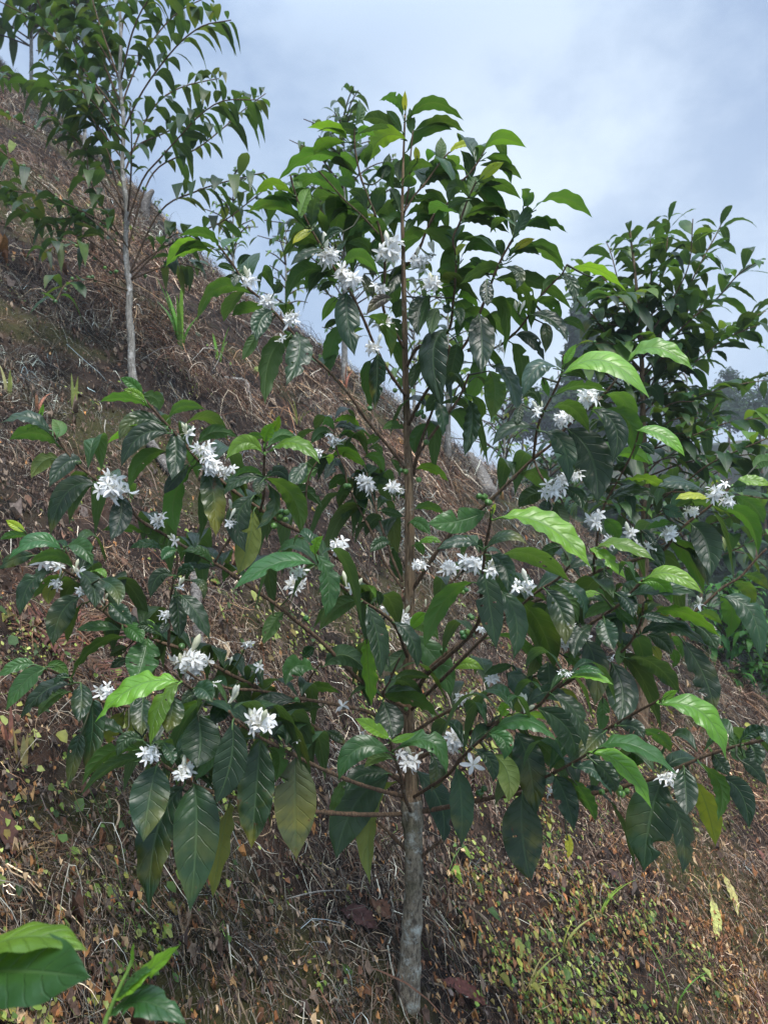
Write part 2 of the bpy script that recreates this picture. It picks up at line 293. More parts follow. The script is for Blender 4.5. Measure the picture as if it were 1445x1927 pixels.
# leaves: @tile origin, then base, middle, tip, width, kind (pixels of a four times enlarged tile)
LV = '''
@300 160
1010 830 870 760 715 825 90 v
1000 850 900 835 775 860 60 u
1020 820 1030 760 1000 690 85 v
1100 1070 880 930 650 968 105 u
1050 990 1090 870 1130 770 110 v
1145 1050 1160 930 1190 830 100 w
1220 1210 1050 1180 895 1350 115 u
1235 1240 1110 1270 985 1357 70 d
1215 1215 1150 1120 1050 1120 90 d
1150 1090 1070 1130 1000 1195 60 y
1240 1180 1300 1110 1380 1090 60 d
450 1270 350 1145 140 1135 85 u
440 1290 230 1240 50 1365 115 v
@600 160
265 665 -20 560 -310 730 120 u
195 860 60 745 -125 715 115 u
215 430 110 345 -90 320 80 v
205 430 50 450 -35 530 90 v
630 235 570 120 450 120 90 u
650 200 645 130 648 40 42 y
655 270 860 165 1090 270 95 u
700 370 690 270 680 170 75 u
660 500 830 345 1000 340 115 u
780 320 930 290 1095 355 70 u
625 350 570 270 505 190 85 u
590 360 460 270 320 265 105 w
655 410 480 425 340 630 150 v
740 580 735 520 725 460 52 y
885 580 915 480 915 390 92 u
980 510 1070 455 1180 450 50 y
275 300 310 200 300 105 70 u
265 440 330 365 425 385 90 v
290 340 220 330 90 310 90 w
635 680 650 590 640 510 95 u
640 700 740 610 870 620 80 u
800 740 900 630 1080 640 115 w
745 790 900 690 1070 720 95 w
1110 720 1120 600 1060 490 95 w
1205 715 1290 640 1390 580 80 y
1130 820 1160 740 1180 690 100 u
470 700 510 610 530 510 80 w
530 710 555 630 570 550 60 u
420 970 450 850 500 770 125 w
350 930 300 830 210 800 95 w
265 780 210 730 120 720 90 u
610 960 570 850 530 790 95 w
640 910 740 865 850 885 55 u
760 860 840 838 915 880 50 u
640 1080 580 1010 480 1060 85 u
650 1100 690 1040 735 1020 65 u
650 990 760 930 850 990 75 u
700 1020 790 1005 870 1050 55 u
390 1040 290 1000 200 1050 70 w
420 1090 310 1075 190 1170 85 u
190 1100 110 1115 30 1190 55 d
390 1300 330 1205 205 1190 85 u
410 1290 430 1220 470 1180 85 d
980 930 920 970 870 1040 75 u
1060 1030 1110 940 1130 870 115 u
1130 840 1030 790 975 900 110 w
1130 860 1030 880 970 930 65 w
1030 1350 940 1180 760 1095 125 u
1045 1290 1060 1230 1110 1200 48 y
1060 1340 1180 1215 1365 1285 105 u
1010 1190 1090 1145 1200 1190 65 u
620 560 600 640 600 720 70 w
625 780 560 740 505 770 80 w
630 760 690 720 720 700 90 u
615 900 680 830 720 760 80 u
@840 200
270 375 400 265 600 312 105 v
200 680 370 605 560 700 85 u
110 880 300 785 470 840 105 u
130 870 280 865 475 955 80 w
255 410 400 420 485 590 95 u
240 560 320 580 430 580 55 w
575 755 600 680 560 620 100 u
500 990 500 850 470 780 95 w e
500 980 590 830 630 760 90 d
635 800 850 715 1095 838 85 u
510 985 700 885 910 955 72 u
510 1080 580 1030 665 995 60 y
410 1130 400 1050 365 1010 72 w
445 1160 560 1085 700 1120 85 u
450 1180 680 1105 880 1250 115 u
250 1210 220 1170 170 1150 70 u
@300 440
570 285 500 248 435 245 52 u
700 450 450 445 275 680 120 u
580 310 520 350 440 410 72 w
600 240 630 190 690 160 52 d
620 270 580 330 560 400 72 d
750 420 790 315 860 440 85 u
860 450 890 400 910 360 85 p
1250 280 1050 345 950 600 110 u
850 580 770 660 730 810 155 d
740 740 690 830 620 950 85 u
970 770 830 940 795 1290 155 u
1030 740 1050 900 950 1140 190 d h
1370 680 1290 850 1275 1075 125 u
1340 480 1280 550 1220 660 82 v
1340 650 1290 670 1235 715 50 w
@600 440
210 440 220 640 270 920 195 d
550 490 450 515 355 610 95 b
610 490 600 560 575 635 120 w
620 230 580 330 520 470 115 d
170 240 330 210 470 370 105 u
340 300 370 380 410 460 82 d
130 370 60 390 0 440 55 w
370 620 490 720 540 940 120 u
540 640 610 710 640 830 85 w
550 800 610 900 630 1050 100 u
440 900 440 1080 420 1320 125 s
390 950 350 1100 400 1340 105 u
820 470 760 580 740 770 165 d
840 470 800 560 750 740 55 w
700 270 790 245 850 300 65 u
1020 390 960 290 880 290 105 u
1010 560 940 435 810 455 85 v
1010 540 1100 475 1200 575 85 v
1000 570 960 560 930 540 72 d
1010 570 1050 600 1060 705 85 d
1060 590 1220 615 1340 770 85 u
1200 600 1220 790 1220 1050 205 d
960 720 860 900 930 1310 210 d
1040 830 1010 960 960 1200 150 w
770 960 720 1050 690 1170 82 w
1160 870 1190 1100 1050 1300 130 v
1280 1030 1320 1180 1290 1400 165 u
1280 500 1390 640 1380 970 105 u
1260 340 1260 440 1265 545 115 d h
900 560 860 640 845 760 110 w
930 1180 870 1260 800 1340 110 w
@840 480
430 90 260 125 95 225 105 u
370 180 560 300 635 560 115 u h
440 90 530 150 520 260 85 d
850 140 930 220 955 370 92 d
895 140 1110 125 1350 275 85 v
850 180 770 200 715 280 65 u
1100 170 1020 220 970 330 100 u
700 310 800 285 945 420 85 u
650 340 780 375 860 510 95 u
640 450 790 505 910 660 100 d
720 510 750 590 740 740 92 d
860 500 960 505 1040 590 65 w
520 600 640 640 735 800 95 d
490 660 560 790 555 1010 115 w
850 860 690 835 570 1075 130 p
880 820 920 750 975 665 62 l
880 890 1200 800 1525 1080 155 l
890 910 980 880 1050 950 65 w
720 920 740 980 770 1070 52 u
800 1060 1000 980 1210 1030 65 u
710 1150 650 1035 570 1080 75 w
760 1170 930 1140 1075 1340 105 u
680 1310 500 1290 340 1440 90 d
1360 800 1577 698 1856 870 112 l
@840 620
330 270 470 380 545 700 115 d
160 530 195 700 130 960 115 d
190 500 250 580 250 680 90 u
740 770 880 880 915 1170 155 d
910 750 1090 960 1130 1310 275 d
1100 600 1270 740 1240 1000 155 d
1170 490 1330 530 1400 770 125 u
1190 600 1370 710 1400 980 155 u
740 1220 630 1250 540 1340 130 w
870 1200 990 1250 1010 1357 100 d
560 560 540 640 530 720 70 d
@840 920
400 215 750 275 1080 590 160 l
340 200 350 150 370 110 36 y
240 430 110 385 -80 460 92 d
300 440 450 350 610 420 85 d
270 470 255 420 255 370 42 d
410 500 650 500 930 700 135 u h
330 500 440 590 465 790 135 d
280 610 320 850 375 1210 195 d h
410 770 520 980 500 1290 155 d
860 430 780 450 700 500 82 w
890 460 900 520 905 590 82 w
1190 580 1060 540 905 610 92 d
490 800 690 1010 810 1357 155 u
630 860 750 960 790 1150 125 w
745 760 860 920 890 1180 175 d h
760 740 900 825 990 1010 135 u
830 715 1000 800 1025 990 92 d
480 760 620 765 760 850 55 u
1180 600 1190 700 1190 770 120 d
1330 580 1400 680 1380 790 100 u
1160 790 1080 785 1010 820 50 l
1200 860 1120 815 1030 850 50 d
1280 880 1150 890 1030 980 85 u
1090 1030 990 1110 960 1280 130 d
820 90 850 200 910 300 120 w
760 80 740 140 720 200 90 d
@1083 800
160 920 340 895 595 1020 85 l
105 930 230 1000 375 1155 85 l
460 40 650 75 820 240 95 l
300 240 430 210 555 295 95 v
480 150 540 170 590 225 72 d
340 420 520 400 680 490 65 v
250 560 430 485 605 560 85 d
970 500 800 425 610 465 75 d
1010 555 880 525 745 560 55 y
710 630 960 580 1170 700 85 u
1080 620 1290 715 1365 990 115 u
1190 530 1330 610 1410 740 115 u
1170 460 1230 460 1280 440 92 p
1170 460 1110 450 1090 415 60 d
1190 450 1320 415 1480 460 75 l
1330 330 1400 270 1500 290 100 u
860 740 980 880 1010 1150 195 d
550 800 800 910 960 1260 130 u
820 930 930 1000 990 1210 100 d
650 620 720 645 810 690 92 p
740 740 640 735 530 780 55 u
490 790 560 840 600 910 75 d
470 920 580 950 660 1110 125 d
220 700 280 770 330 860 115 u
540 1150 720 1120 960 1270 115 l
495 1185 630 1190 725 1350 115 l
@1083 1080
60 480 150 700 140 1000 185 d
210 330 235 440 290 580 150 d
350 530 330 610 320 690 65 u
400 170 620 120 900 145 95 d
1160 60 1280 100 1330 260 100 u
1240 20 1350 25 1445 120 75 u
1080 150 1170 280 1130 490 135 u e
1100 170 1320 300 1390 660 165 d
580 290 830 295 1100 490 95 v
920 300 1000 305 1100 380 65 v
490 450 720 390 990 550 115 d
500 320 600 325 760 370 65 d
540 460 650 500 720 610 120 d
300 250 370 330 460 380 82 u
290 140 390 210 430 330 115 d
370 630 590 680 780 910 115 w
800 500 960 760 1040 1040 180 d e
880 380 980 440 1060 570 150 d
700 470 780 520 800 640 75 u
700 560 745 620 725 710 72 u
570 540 610 590 630 670 62 o
270 670 350 880 320 1120 225 d
200 920 205 1050 180 1200 92 u
630 980 950 1050 1130 1400 165 l
650 940 700 910 765 875 55 l
320 1140 440 1150 510 1240 115 d
480 1170 620 1220 715 1340 92 u
@1083 1360
165 195 430 170 770 400 115 g
105 220 350 325 570 650 125 l
650 420 560 720 510 1120 335 d
700 570 800 830 800 1140 145 d
810 330 825 510 830 700 165 d
890 440 980 630 1050 930 150 o
950 330 1090 490 1060 750 115 u
1090 420 1240 530 1300 800 155 d
1020 220 1090 310 1150 400 105 d
1250 250 1190 150 1180 60 82 u
1300 160 1345 230 1330 360 135 d
1240 130 1330 65 1420 50 92 d
1160 210 1230 240 1320 290 100 u
1240 290 1330 340 1440 480 100 d
1400 10 1430 90 1450 170 92 p
110 270 250 400 290 530 120 d
-20 430 70 560 150 745 92 u
@860 1200
820 310 980 280 1175 355 55 l
860 280 980 235 1110 280 55 g
1115 700 1020 780 910 930 150 d
600 530 840 700 870 1000 205 d
720 430 890 570 960 840 130 d
720 420 820 425 910 520 82 o
440 710 540 950 590 1350 225 d
520 720 690 870 790 1010 145 u
270 880 380 1020 380 1240 165 o
240 710 500 620 755 780 115 g
340 620 540 580 775 620 52 l
330 590 350 530 330 480 92 l e
230 720 350 770 350 920 130 g
130 840 250 930 270 1090 100 d
370 270 460 340 515 505 150 p
560 280 530 400 570 510 100 d
680 180 690 290 690 400 175 d
790 130 870 165 945 240 82 u
590 20 590 170 515 300 82 u
420 210 300 235 200 280 65 w
730 1040 810 1190 880 1450 165 d
770 1030 920 1150 1040 1357 100 u
890 980 1050 1010 1165 1200 110 d
490 1170 490 1480 555 1840 290 s
820 1470 840 1560 830 1660 60 y
@560 1320
690 550 425 790 290 1190 285 d
760 600 560 840 545 1380 120 o
690 380 450 355 305 600 175 g
750 350 1000 300 1120 560 155 g
690 280 570 200 430 130 92 l
700 300 790 280 890 240 55 l
720 430 600 425 500 500 75 u
690 540 480 555 370 680 150 d
350 590 300 700 240 880 82 u
820 490 860 600 855 750 92 d
890 520 1070 760 1095 1070 175 d
1190 500 1230 760 1230 1090 175 d
1000 400 1050 520 1000 680 125 d
640 0 690 140 710 280 210 d
@600 1060
1010 800 1110 750 1240 805 85 l
1150 145 940 290 790 650 135 u
360 320 440 560 460 870 155 d h
560 440 695 570 740 800 115 d
40 775 190 690 370 830 155 w
360 560 370 780 395 1080 110 v
340 640 350 850 390 1080 82 w
700 540 890 740 990 1010 195 g
690 500 740 420 810 375 85 l
680 500 800 465 900 580 110 u
480 1020 700 1020 900 1165 115 u
500 980 600 935 740 960 55 d
570 870 690 840 850 870 75 u
660 640 570 740 490 810 110 w
310 290 150 330 0 510 135 u
430 310 390 210 290 230 82 v
450 320 460 260 430 200 55 d
@340 760
1000 1205 720 1200 390 1400 130 g
1020 1130 1110 1330 1085 1610 145 g e
1015 1130 1010 1060 1075 990 72 l
610 360 480 290 340 420 115 l
660 360 860 290 1050 455 105 l
640 290 650 220 700 140 92 l
690 210 720 160 740 85 62 l
640 250 560 240 480 260 55 u
660 320 750 235 880 270 92 u
620 545 510 505 400 550 65 u
630 560 460 560 320 690 100 d
630 560 590 610 590 690 92 d
640 550 740 505 810 585 92 d
640 560 840 700 900 980 145 u
650 600 710 770 560 950 92 d
550 690 430 860 490 1120 175 d
550 800 510 1050 430 1280 180 o
830 660 950 660 1065 780 92 w
190 470 250 700 265 1000 175 s
150 640 170 830 140 1040 82 u
130 300 260 210 430 250 105 u
240 1200 150 1100 10 1110 72 g
240 1220 130 1215 0 1220 55 d
1150 200 1100 125 1055 185 65 u
1150 140 1250 115 1355 195 65 v
1160 180 1240 155 1330 220 62 d
1130 210 1050 215 980 300 82 u
1200 230 1270 225 1340 280 50 u
1110 350 1220 300 1340 370 75 u
1140 390 1260 375 1400 490 75 v
1080 400 1120 400 1110 460 62 v
1160 420 1130 480 1080 570 82 d
950 440 880 530 830 640 115 d
1030 490 950 535 840 600 92 u
1250 550 1180 575 1110 650 82 u
1280 640 1220 675 1190 790 82 u
1320 720 1250 785 1220 880 75 u
@600 760
640 190 560 155 475 195 65 u
730 490 850 490 975 585 65 v
480 265 420 255 360 310 65 u
370 340 440 325 475 400 50 u
340 400 450 420 480 560 75 u
540 420 590 470 610 560 45 u
380 570 470 575 530 600 55 w
560 680 610 670 650 720 55 u
460 800 540 815 640 850 65 w
480 860 400 880 350 1000 100 w
720 790 830 775 950 840 65 u
680 890 760 895 840 990 92 g
740 1050 830 1015 920 1045 50 l
710 1040 760 1080 780 1140 65 u
530 1040 460 1040 380 1120 92 d
560 1080 580 1200 620 1340 82 w
830 150 740 240 720 380 105 u
1250 810 1040 880 810 900 185 g
870 -20 925 80 930 245 92 d
@0 700
370 460 220 340 0 390 92 d
470 580 290 460 70 510 105 u
430 490 450 420 390 350 105 u
330 420 260 415 200 450 55 u
440 650 330 670 235 800 115 o
610 670 490 690 370 870 135 p
300 350 315 300 330 235 34 l
710 840 500 910 380 1240 165 d
700 850 600 900 580 1040 85 u
680 800 620 805 580 840 55 u
900 920 910 1080 830 1270 155 d
1130 270 960 200 750 225 72 u
1070 180 1000 95 900 45 82 g
1090 220 1020 160 925 130 62 l
1070 180 1170 200 1200 290 110 u
1270 350 1370 255 1545 280 82 u
1220 390 1020 360 895 520 130 d
1220 430 1000 430 805 540 65 v
1270 460 1060 480 910 720 150 d
1250 600 1080 660 970 890 120 u
1310 450 1325 610 1290 820 145 d
1420 690 1320 800 1230 920 100 d
1445 720 1310 950 1330 1220 130 u
1200 1290 1150 1170 1080 1050 130 u
1100 1220 950 1175 770 1190 62 u
190 1200 120 1155 45 1110 62 y
220 1240 110 1225 0 1260 55 u
@0 980
460 215 270 150 60 300 115 g
510 190 620 200 700 340 135 g
260 260 120 285 -20 370 100 d
550 350 400 260 200 340 92 u
390 380 230 470 150 720 125 d
560 440 390 450 250 590 75 u
420 480 370 540 370 630 92 o
600 570 460 700 400 950 175 d
620 620 550 740 510 920 55 u
600 380 700 490 715 660 145 d
750 440 870 510 890 640 120 d
830 620 900 690 1000 780 130 d
690 380 760 375 800 440 42 l
900 820 740 795 570 825 75 g
920 790 1010 830 1070 925 125 g
950 870 700 950 520 1220 75 u
1110 880 1075 1050 1020 1220 235 g h
1210 860 1110 790 1030 800 82 d
1180 830 1130 770 1070 770 42 l
260 1080 120 1090 -40 1200 92 g
340 1110 190 1210 45 1435 135 g
350 1100 440 1090 520 1180 82 u
530 1180 460 1175 405 1240 55 d
1220 220 1110 170 970 210 65 g
1330 220 1260 235 1215 300 82 g
1300 410 1190 420 1130 590 105 d
1320 520 1340 700 1350 890 125 d
1330 420 1390 360 1470 380 82 d
1280 760 1240 800 1220 860 65 d
960 950 890 975 825 1020 75 w
950 1040 890 1065 830 1110 72 d
1360 560 1470 680 1580 900 130 d
@0 1220
520 270 340 320 150 540 115 d
520 330 390 375 285 520 95 u
610 260 615 390 595 560 145 d
680 370 700 600 640 1000 155 d
610 640 570 780 510 1060 115 d
1340 250 1010 290 715 560 175 l e
1350 260 1200 430 1130 740 135 l e
940 650 760 570 580 635 95 d
1070 690 950 685 880 820 105 d
1060 760 810 800 615 1040 110 u
1080 840 850 880 600 1120 92 w
990 440 980 540 1000 660 82 o
930 480 850 600 820 720 130 o
1000 350 1050 520 1060 700 125 d
@240 1260
220 720 170 950 120 1300 275 d
420 880 230 1200 165 1820 265 d
500 860 520 1200 470 1830 325 d
770 990 710 1280 640 1720 125 o
790 390 775 700 660 1010 235 d
1000 520 970 900 930 1350 265 s
1265 660 1260 1000 1270 1430 310 Y
1050 590 1140 650 1110 850 125 u
630 270 450 270 310 410 85 u
560 210 480 190 400 270 92 d
500 140 580 155 640 250 145 d
770 270 700 310 630 430 135 d
640 340 550 430 520 570 120 u
530 330 550 540 520 740 280 d
310 480 380 580 420 720 115 w
270 550 320 620 340 720 92 d
200 550 260 565 285 650 55 u
340 200 335 330 290 480 175 d
120 200 110 340 110 500 155 d
700 600 610 700 500 840 82 u
1270 240 1050 230 930 330 115 d
1370 300 1200 300 1080 330 80 w
@340 1060
1000 800 860 775 785 920 165 g
940 970 1060 930 1200 980 75 u
920 720 960 660 1010 640 82 d
770 370 690 460 620 610 115 u
760 1020 640 1050 530 1130 110 d
1060 1080 880 1085 680 1120 75 w
70 130 160 150 180 270 65 d
1090 1260 1170 1300 1240 1357 70 d
'''
# flower clusters: x, y, size in pixels, number of open stars, number of buds
FL = '''615,487,58,9,1 655,525,58,9,0 735,472,56,8,1 790,492,44,6,1 810,535,46,6,1 717,545,36,5,0 725,610,50,7,0 700,655,42,5,1 815,482,24,2,1
470,527,42,5,2 505,567,44,7,0 550,600,48,7,0 528,640,34,2,0 820,480,24,0,3 972,585,26,0,4 940,660,28,3,1 1105,745,56,8,0 1055,790,40,6,0 1010,777,36,3,3
1072,785,34,4,1 355,818,38,1,5 385,850,50,7,0 400,880,46,7,0 425,888,38,5,0 212,915,66,10,0 300,980,42,4,0 328,1018,26,1,2 98,1058,58,8,0 105,1098,34,3,0
150,1075,34,1,3 152,1113,36,3,0 198,1133,24,0,3 342,1100,34,2,2 310,1155,34,4,0 430,985,34,3,1 432,958,24,0,2 195,1303,44,5,0 364,1248,66,13,2 405,1288,28,3,0
492,1360,62,8,2 435,1322,40,0,3 283,1420,48,5,0 347,1450,48,6,1 558,1076,38,6,0 558,1102,48,8,0 640,1030,48,6,0 627,830,36,5,0 598,850,32,4,0
690,912,46,8,0 740,917,42,7,0 678,905,30,5,0 787,1065,34,5,0 845,1068,46,7,0 893,1060,60,7,0 928,1072,44,4,2 988,1103,48,4,1 733,1143,46,6,0 755,1165,46,6,1
665,1105,44,2,2 1035,925,48,7,0 1060,903,42,6,0 1078,893,36,5,0 1117,980,48,7,0 1187,1004,42,4,1 1145,1022,42,5,0 1218,1030,46,6,0 1262,1003,48,6,0
1343,930,50,6,0 1370,948,38,5,0 1303,962,34,5,0 1072,1190,48,7,0 1098,1200,44,6,0 1060,1210,36,5,0 1150,1237,28,2,0 906,1186,28,3,0 925,1276,38,5,0
868,1318,38,4,1 855,1395,60,7,2 889,1437,46,1,0 768,1430,54,6,2 985,1332,42,0,4 645,1330,32,1,0 683,1378,28,1,0 1260,1462,46,5,0 1030,1490,28,2,0
970,1468,20,2,0 1062,1265,24,3,0 465,1210,32,3,0 487,1255,24,1,1 1315,1140,30,1,2 800,1140,20,0,1 430,1250,24,0,1 558,1395,20,1,1'''
BE = '''905,936,4 920,944,2 530,972,8 512,988,1 652,908,4 758,884,2 792,782,3 797,835,1 870,1193,3 885,1160,2 834,1222,3 1170,1490,5 905,1487,3 578,1160,1 345,1213,1 870,1110,2
698,768,1 748,735,1 760,1335,1 562,1315,1 1130,1492,1 790,900,1'''
HL = []; ox = oy = 0
for ln in LV.strip().splitlines():
    w = ln.split()
    if ln[0] == '@':
        ox, oy = float(w[0][1:]), float(w[1]); continue
    v = [float(a) for a in w[:7]]; q = 3.992
    HL.append(((ox + v[0] / q, oy + v[1] / q), (ox + v[2] / q, oy + v[3] / q), (ox + v[4] / q, oy + v[5] / q), v[6] / q, w[7], w[8] if len(w) > 8 else ''))
BRS = []
for ln in BR.strip().splitlines():
    a, b = ln.split('|'); d0, d1, r0, r1 = [float(x) for x in a.split()]
    BRS.append((d0, d1, r0 / 1000, r1 / 1000, np.array([[float(q) for q in s.split(',')] for s in b.split()])))
# ------------------------------------------------------------------ materials
def new_mat(name):
    m = bpy.data.materials.new(name); m.use_nodes = True
    nt = m.node_tree; nt.nodes.clear(); return m, nt
class NB:
    def __init__(s, nt): s.nt = nt
    def n(s, typ, **kw):
        nd = s.nt.nodes.new(typ)
        for k, v in kw.items(): setattr(nd, k, v)
        return nd
    def link(s, a, b): s.nt.links.new(a, b)
    def val(s, x, sock):
        if isinstance(x, (int, float)): sock.default_value = x
        elif isinstance(x, tuple): sock.default_value = x if len(x) == 4 or sock.type == 'VECTOR' else (*x, 1)
        else: s.link(x, sock)
    def math(s, op, a, b=0.0, c=None):
        nd = s.n('ShaderNodeMath', operation=op); s.val(a, nd.inputs[0]); s.val(b, nd.inputs[1])
        if c is not None: s.val(c, nd.inputs[2])
        return nd.outputs[0]
    def ss(s, x, a, b, lo=0.0, hi=1.0):
        nd = s.n('ShaderNodeMapRange', interpolation_type='SMOOTHSTEP'); s.val(x, nd.inputs[0])
        for i, q in enumerate((a, b, lo, hi)): s.val(q, nd.inputs[i + 1])
        return nd.outputs[0]
    def mix(s, f, a, b, mode='MIX'):
        nd = s.n('ShaderNodeMix', data_type='RGBA', blend_type=mode); s.val(f, nd.inputs[0]); s.val(a, nd.inputs[6]); s.val(b, nd.inputs[7]); return nd.outputs[2]
    def noise(s, vec, scale, detail=4.0, rough=.55):
        nd = s.n('ShaderNodeTexNoise'); nd.inputs['Scale'].default_value = scale; nd.inputs['Detail'].default_value = detail; nd.inputs['Roughness'].default_value = rough
        if vec is not None: s.link(vec, nd.inputs['Vector'])
        return nd.outputs[0]

def leaf_material(name, transl=.32, rough=.35, spec=.5, far=False):
    m, nt = new_mat(name); b = NB(nt)
    out = b.n('ShaderNodeOutputMaterial'); at = b.n('ShaderNodeAttribute', attribute_name='tint')
    tint = at.outputs['Color']; spot = at.outputs['Alpha']
    uv = b.n('ShaderNodeUVMap'); sp = b.n('ShaderNodeSeparateXYZ'); b.link(uv.outputs[0], sp.inputs[0])
    geo = b.n('ShaderNodeNewGeometry'); tc = b.n('ShaderNodeTexCoord')
    ax = b.math('ABSOLUTE', b.math('SUBTRACT', b.math('MULTIPLY', sp.outputs[0], 2.0), 1.0)); v = sp.outputs[1]
    n1 = b.noise(tc.outputs['Object'], 20, 3)
    mid = b.ss(ax, .03, .085, 1, 0)
    ks = b.math('ADD', b.math('MULTIPLY', b.math('SUBTRACT', v, b.math('MULTIPLY', ax, .16)), 8.5), b.math('MULTIPLY', n1, 1.1))
    d = b.math('ABSOLUTE', b.math('SUBTRACT', b.math('FRACT', b.math('ADD', ks, .5)), .5))
    lat = b.ss(d, .01, .08, 1, 0)
    top = b.mix(b.ss(n1, .35, .7), b.mix(1.0, tint, (.78, .82, .85), 'MULTIPLY'), b.mix(1.0, tint, (1.22, 1.18, 1.1), 'MULTIPLY'))
    pale = b.mix(.5, tint, (.085, .15, .06))
    top = b.mix(b.math('MULTIPLY', lat, .22), top, pale)
    top = b.mix(b.math('MULTIPLY', mid, .75), top, pale)
    # yellowing and brown rust patches on old leaves
    n2 = b.noise(tc.outputs['Object'], 38, 5, .65); n3 = b.noise(tc.outputs['Object'], 16, 3)
    yl = b.math('MULTIPLY', b.ss(n3, .42, .62), b.math('MULTIPLY', spot, .75))
    yl = b.math('MULTIPLY', yl, b.ss(v, .25, .8))
    top = b.mix(yl, top, (.27, .25, .035))
    br = b.math('MULTIPLY', b.ss(n2, .60, .68), b.ss(spot, .2, .7))
    top = b.mix(b.math('MULTIPLY', br, .85), top, (.085, .035, .012))
    fl = b.math('MULTIPLY', b.ss(b.noise(tc.outputs['Object'], 210, 2, .5), .70, .76), .55)
    top = b.mix(fl, top, (.10, .075, .035))
    und = b.mix(1.0, tint, (1.45, 1.35, 1.3), 'MULTIPLY'); und = b.mix(.18, und, (.09, .13, .06))
    und = b.mix(b.math('MULTIPLY', b.math('MAXIMUM', mid, b.math('MULTIPLY', lat, .5)), .5), und, (.12, .19, .06))
    und = b.mix(b.math('MULTIPLY', yl, .8), und, (.22, .22, .035)); und = b.mix(b.math('MULTIPLY', br, .7), und, (.06, .03, .012))
    bf = geo.outputs['Backfacing']
    colr = b.mix(bf, top, und)
    pr = b.n('ShaderNodeBsdfPrincipled'); b.link(colr, pr.inputs['Base Color'])
    n4 = b.noise(tc.outputs['Object'], 60, 2)
    rr = b.math('ADD', b.math('MULTIPLY', bf, .24), b.math('ADD', rough - .09, b.math('MULTIPLY', n4, .2)))
    b.link(rr, pr.inputs['Roughness']); pr.inputs['Specular IOR Level'].default_value = spec
    if not far:
        qu = b.math('MULTIPLY', b.math('MULTIPLY', b.math('POWER', b.math('MULTIPLY', d, 2.0), .7), b.ss(ax, 0, .3)), b.ss(ax, 1.0, .6))
        hgt = b.math('ADD', b.math('MULTIPLY', qu, b.math('MULTIPLY', b.ss(n1, .3, .72), 1.35)), b.math('ADD', b.math('MULTIPLY', b.math('MAXIMUM', lat, mid), -.7), b.math('MULTIPLY', n4, .8)))
        bp = b.n('ShaderNodeBump'); bp.inputs['Strength'].default_value = .7; bp.inputs['Distance'].default_value = .0012
        b.link(hgt, bp.inputs['Height']); b.link(bp.outputs[0], pr.inputs['Normal'])
    tr = b.n('ShaderNodeBsdfTranslucent')
    tcol = b.mix(1.0, colr, (2.3, 2.1, .9), 'MULTIPLY'); tcol = b.mix(b.math('MULTIPLY', b.math('MAXIMUM', mid, b.math('MULTIPLY', lat, .6)), .45), tcol, tint)
    b.link(tcol, tr.inputs['Color'])
    mx = b.n('ShaderNodeMixShader'); mx.inputs[0].default_value = transl
    b.link(pr.outputs[0], mx.inputs[1]); b.link(tr.outputs[0], mx.inputs[2]); b.link(mx.outputs[0], out.inputs[0])
    return m

def attr_material(name, rough=.8, transl=0.0, spec=.3, var=.25, scale=60):
    m, nt = new_mat(name); b = NB(nt)
    out = b.n('ShaderNodeOutputMaterial'); at = b.n('ShaderNodeAttribute', attribute_name='tint'); tc = b.n('ShaderNodeTexCoord')
    n = b.noise(tc.outputs['Object'], scale, 4)
    lo, hi = 1 - var, 1 + var
    c = b.mix(b.ss(n, .3, .7), b.mix(1.0, at.outputs['Color'], (lo, lo, lo), 'MULTIPLY'), b.mix(1.0, at.outputs['Color'], (hi, hi, hi), 'MULTIPLY'))
    pr = b.n('ShaderNodeBsdfPrincipled'); b.link(c, pr.inputs['Base Color']); pr.inputs['Roughness'].default_value = rough; pr.inputs['Specular IOR Level'].default_value = spec
    if transl:
        tr = b.n('ShaderNodeBsdfTranslucent'); b.link(b.mix(1.0, c, (1.15, 1.15, 1.0), 'MULTIPLY'), tr.inputs['Color'])
        mx = b.n('ShaderNodeMixShader'); mx.inputs[0].default_value = transl
        b.link(pr.outputs[0], mx.inputs[1]); b.link(tr.outputs[0], mx.inputs[2]); b.link(mx.outputs[0], out.inputs[0])
    else: b.link(pr.outputs[0], out.inputs[0])
    return m

def bark_material(name, dark, mid, pale, lichen=.5, streak=(60, 60, 7), moss=.3, bump=.004):
    m, nt = new_mat(name); b = NB(nt)
    out = b.n('ShaderNodeOutputMaterial'); tc = b.n('ShaderNodeTexCoord')
    mp = b.n('ShaderNodeMapping'); mp.inputs['Scale'].default_value = streak; b.link(tc.outputs['Object'], mp.inputs[0])
    n1 = b.noise(mp.outputs[0], 3, 6, .7); n2 = b.noise(tc.outputs['Object'], 34, 6, .7); n3 = b.noise(tc.outputs['Object'], 9, 4)
    c = b.mix(b.ss(n1, .36, .64), dark, mid)
    c = b.mix(b.math('MULTIPLY', b.ss(n3, .5, .7), moss), c, (.07, .085, .03))
    c = b.mix(b.math('MULTIPLY', b.ss(n2, .62 - .14 * lichen, .70), min(1, .5 + lichen * .5)), c, pale)
    pr = b.n('ShaderNodeBsdfPrincipled'); b.link(c, pr.inputs['Base Color']); pr.inputs['Roughness'].default_value = .88; pr.inputs['Specular IOR Level'].default_value = .25
    bp = b.n('ShaderNodeBump'); bp.inputs['Strength'].default_value = .9; bp.inputs['Distance'].default_value = bump
    b.link(b.math('ADD', n1, b.math('MULTIPLY', n2, .5)), bp.inputs['Height']); b.link(bp.outputs[0], pr.inputs['Normal'])
    b.link(pr.outputs[0], out.inputs[0]); return m

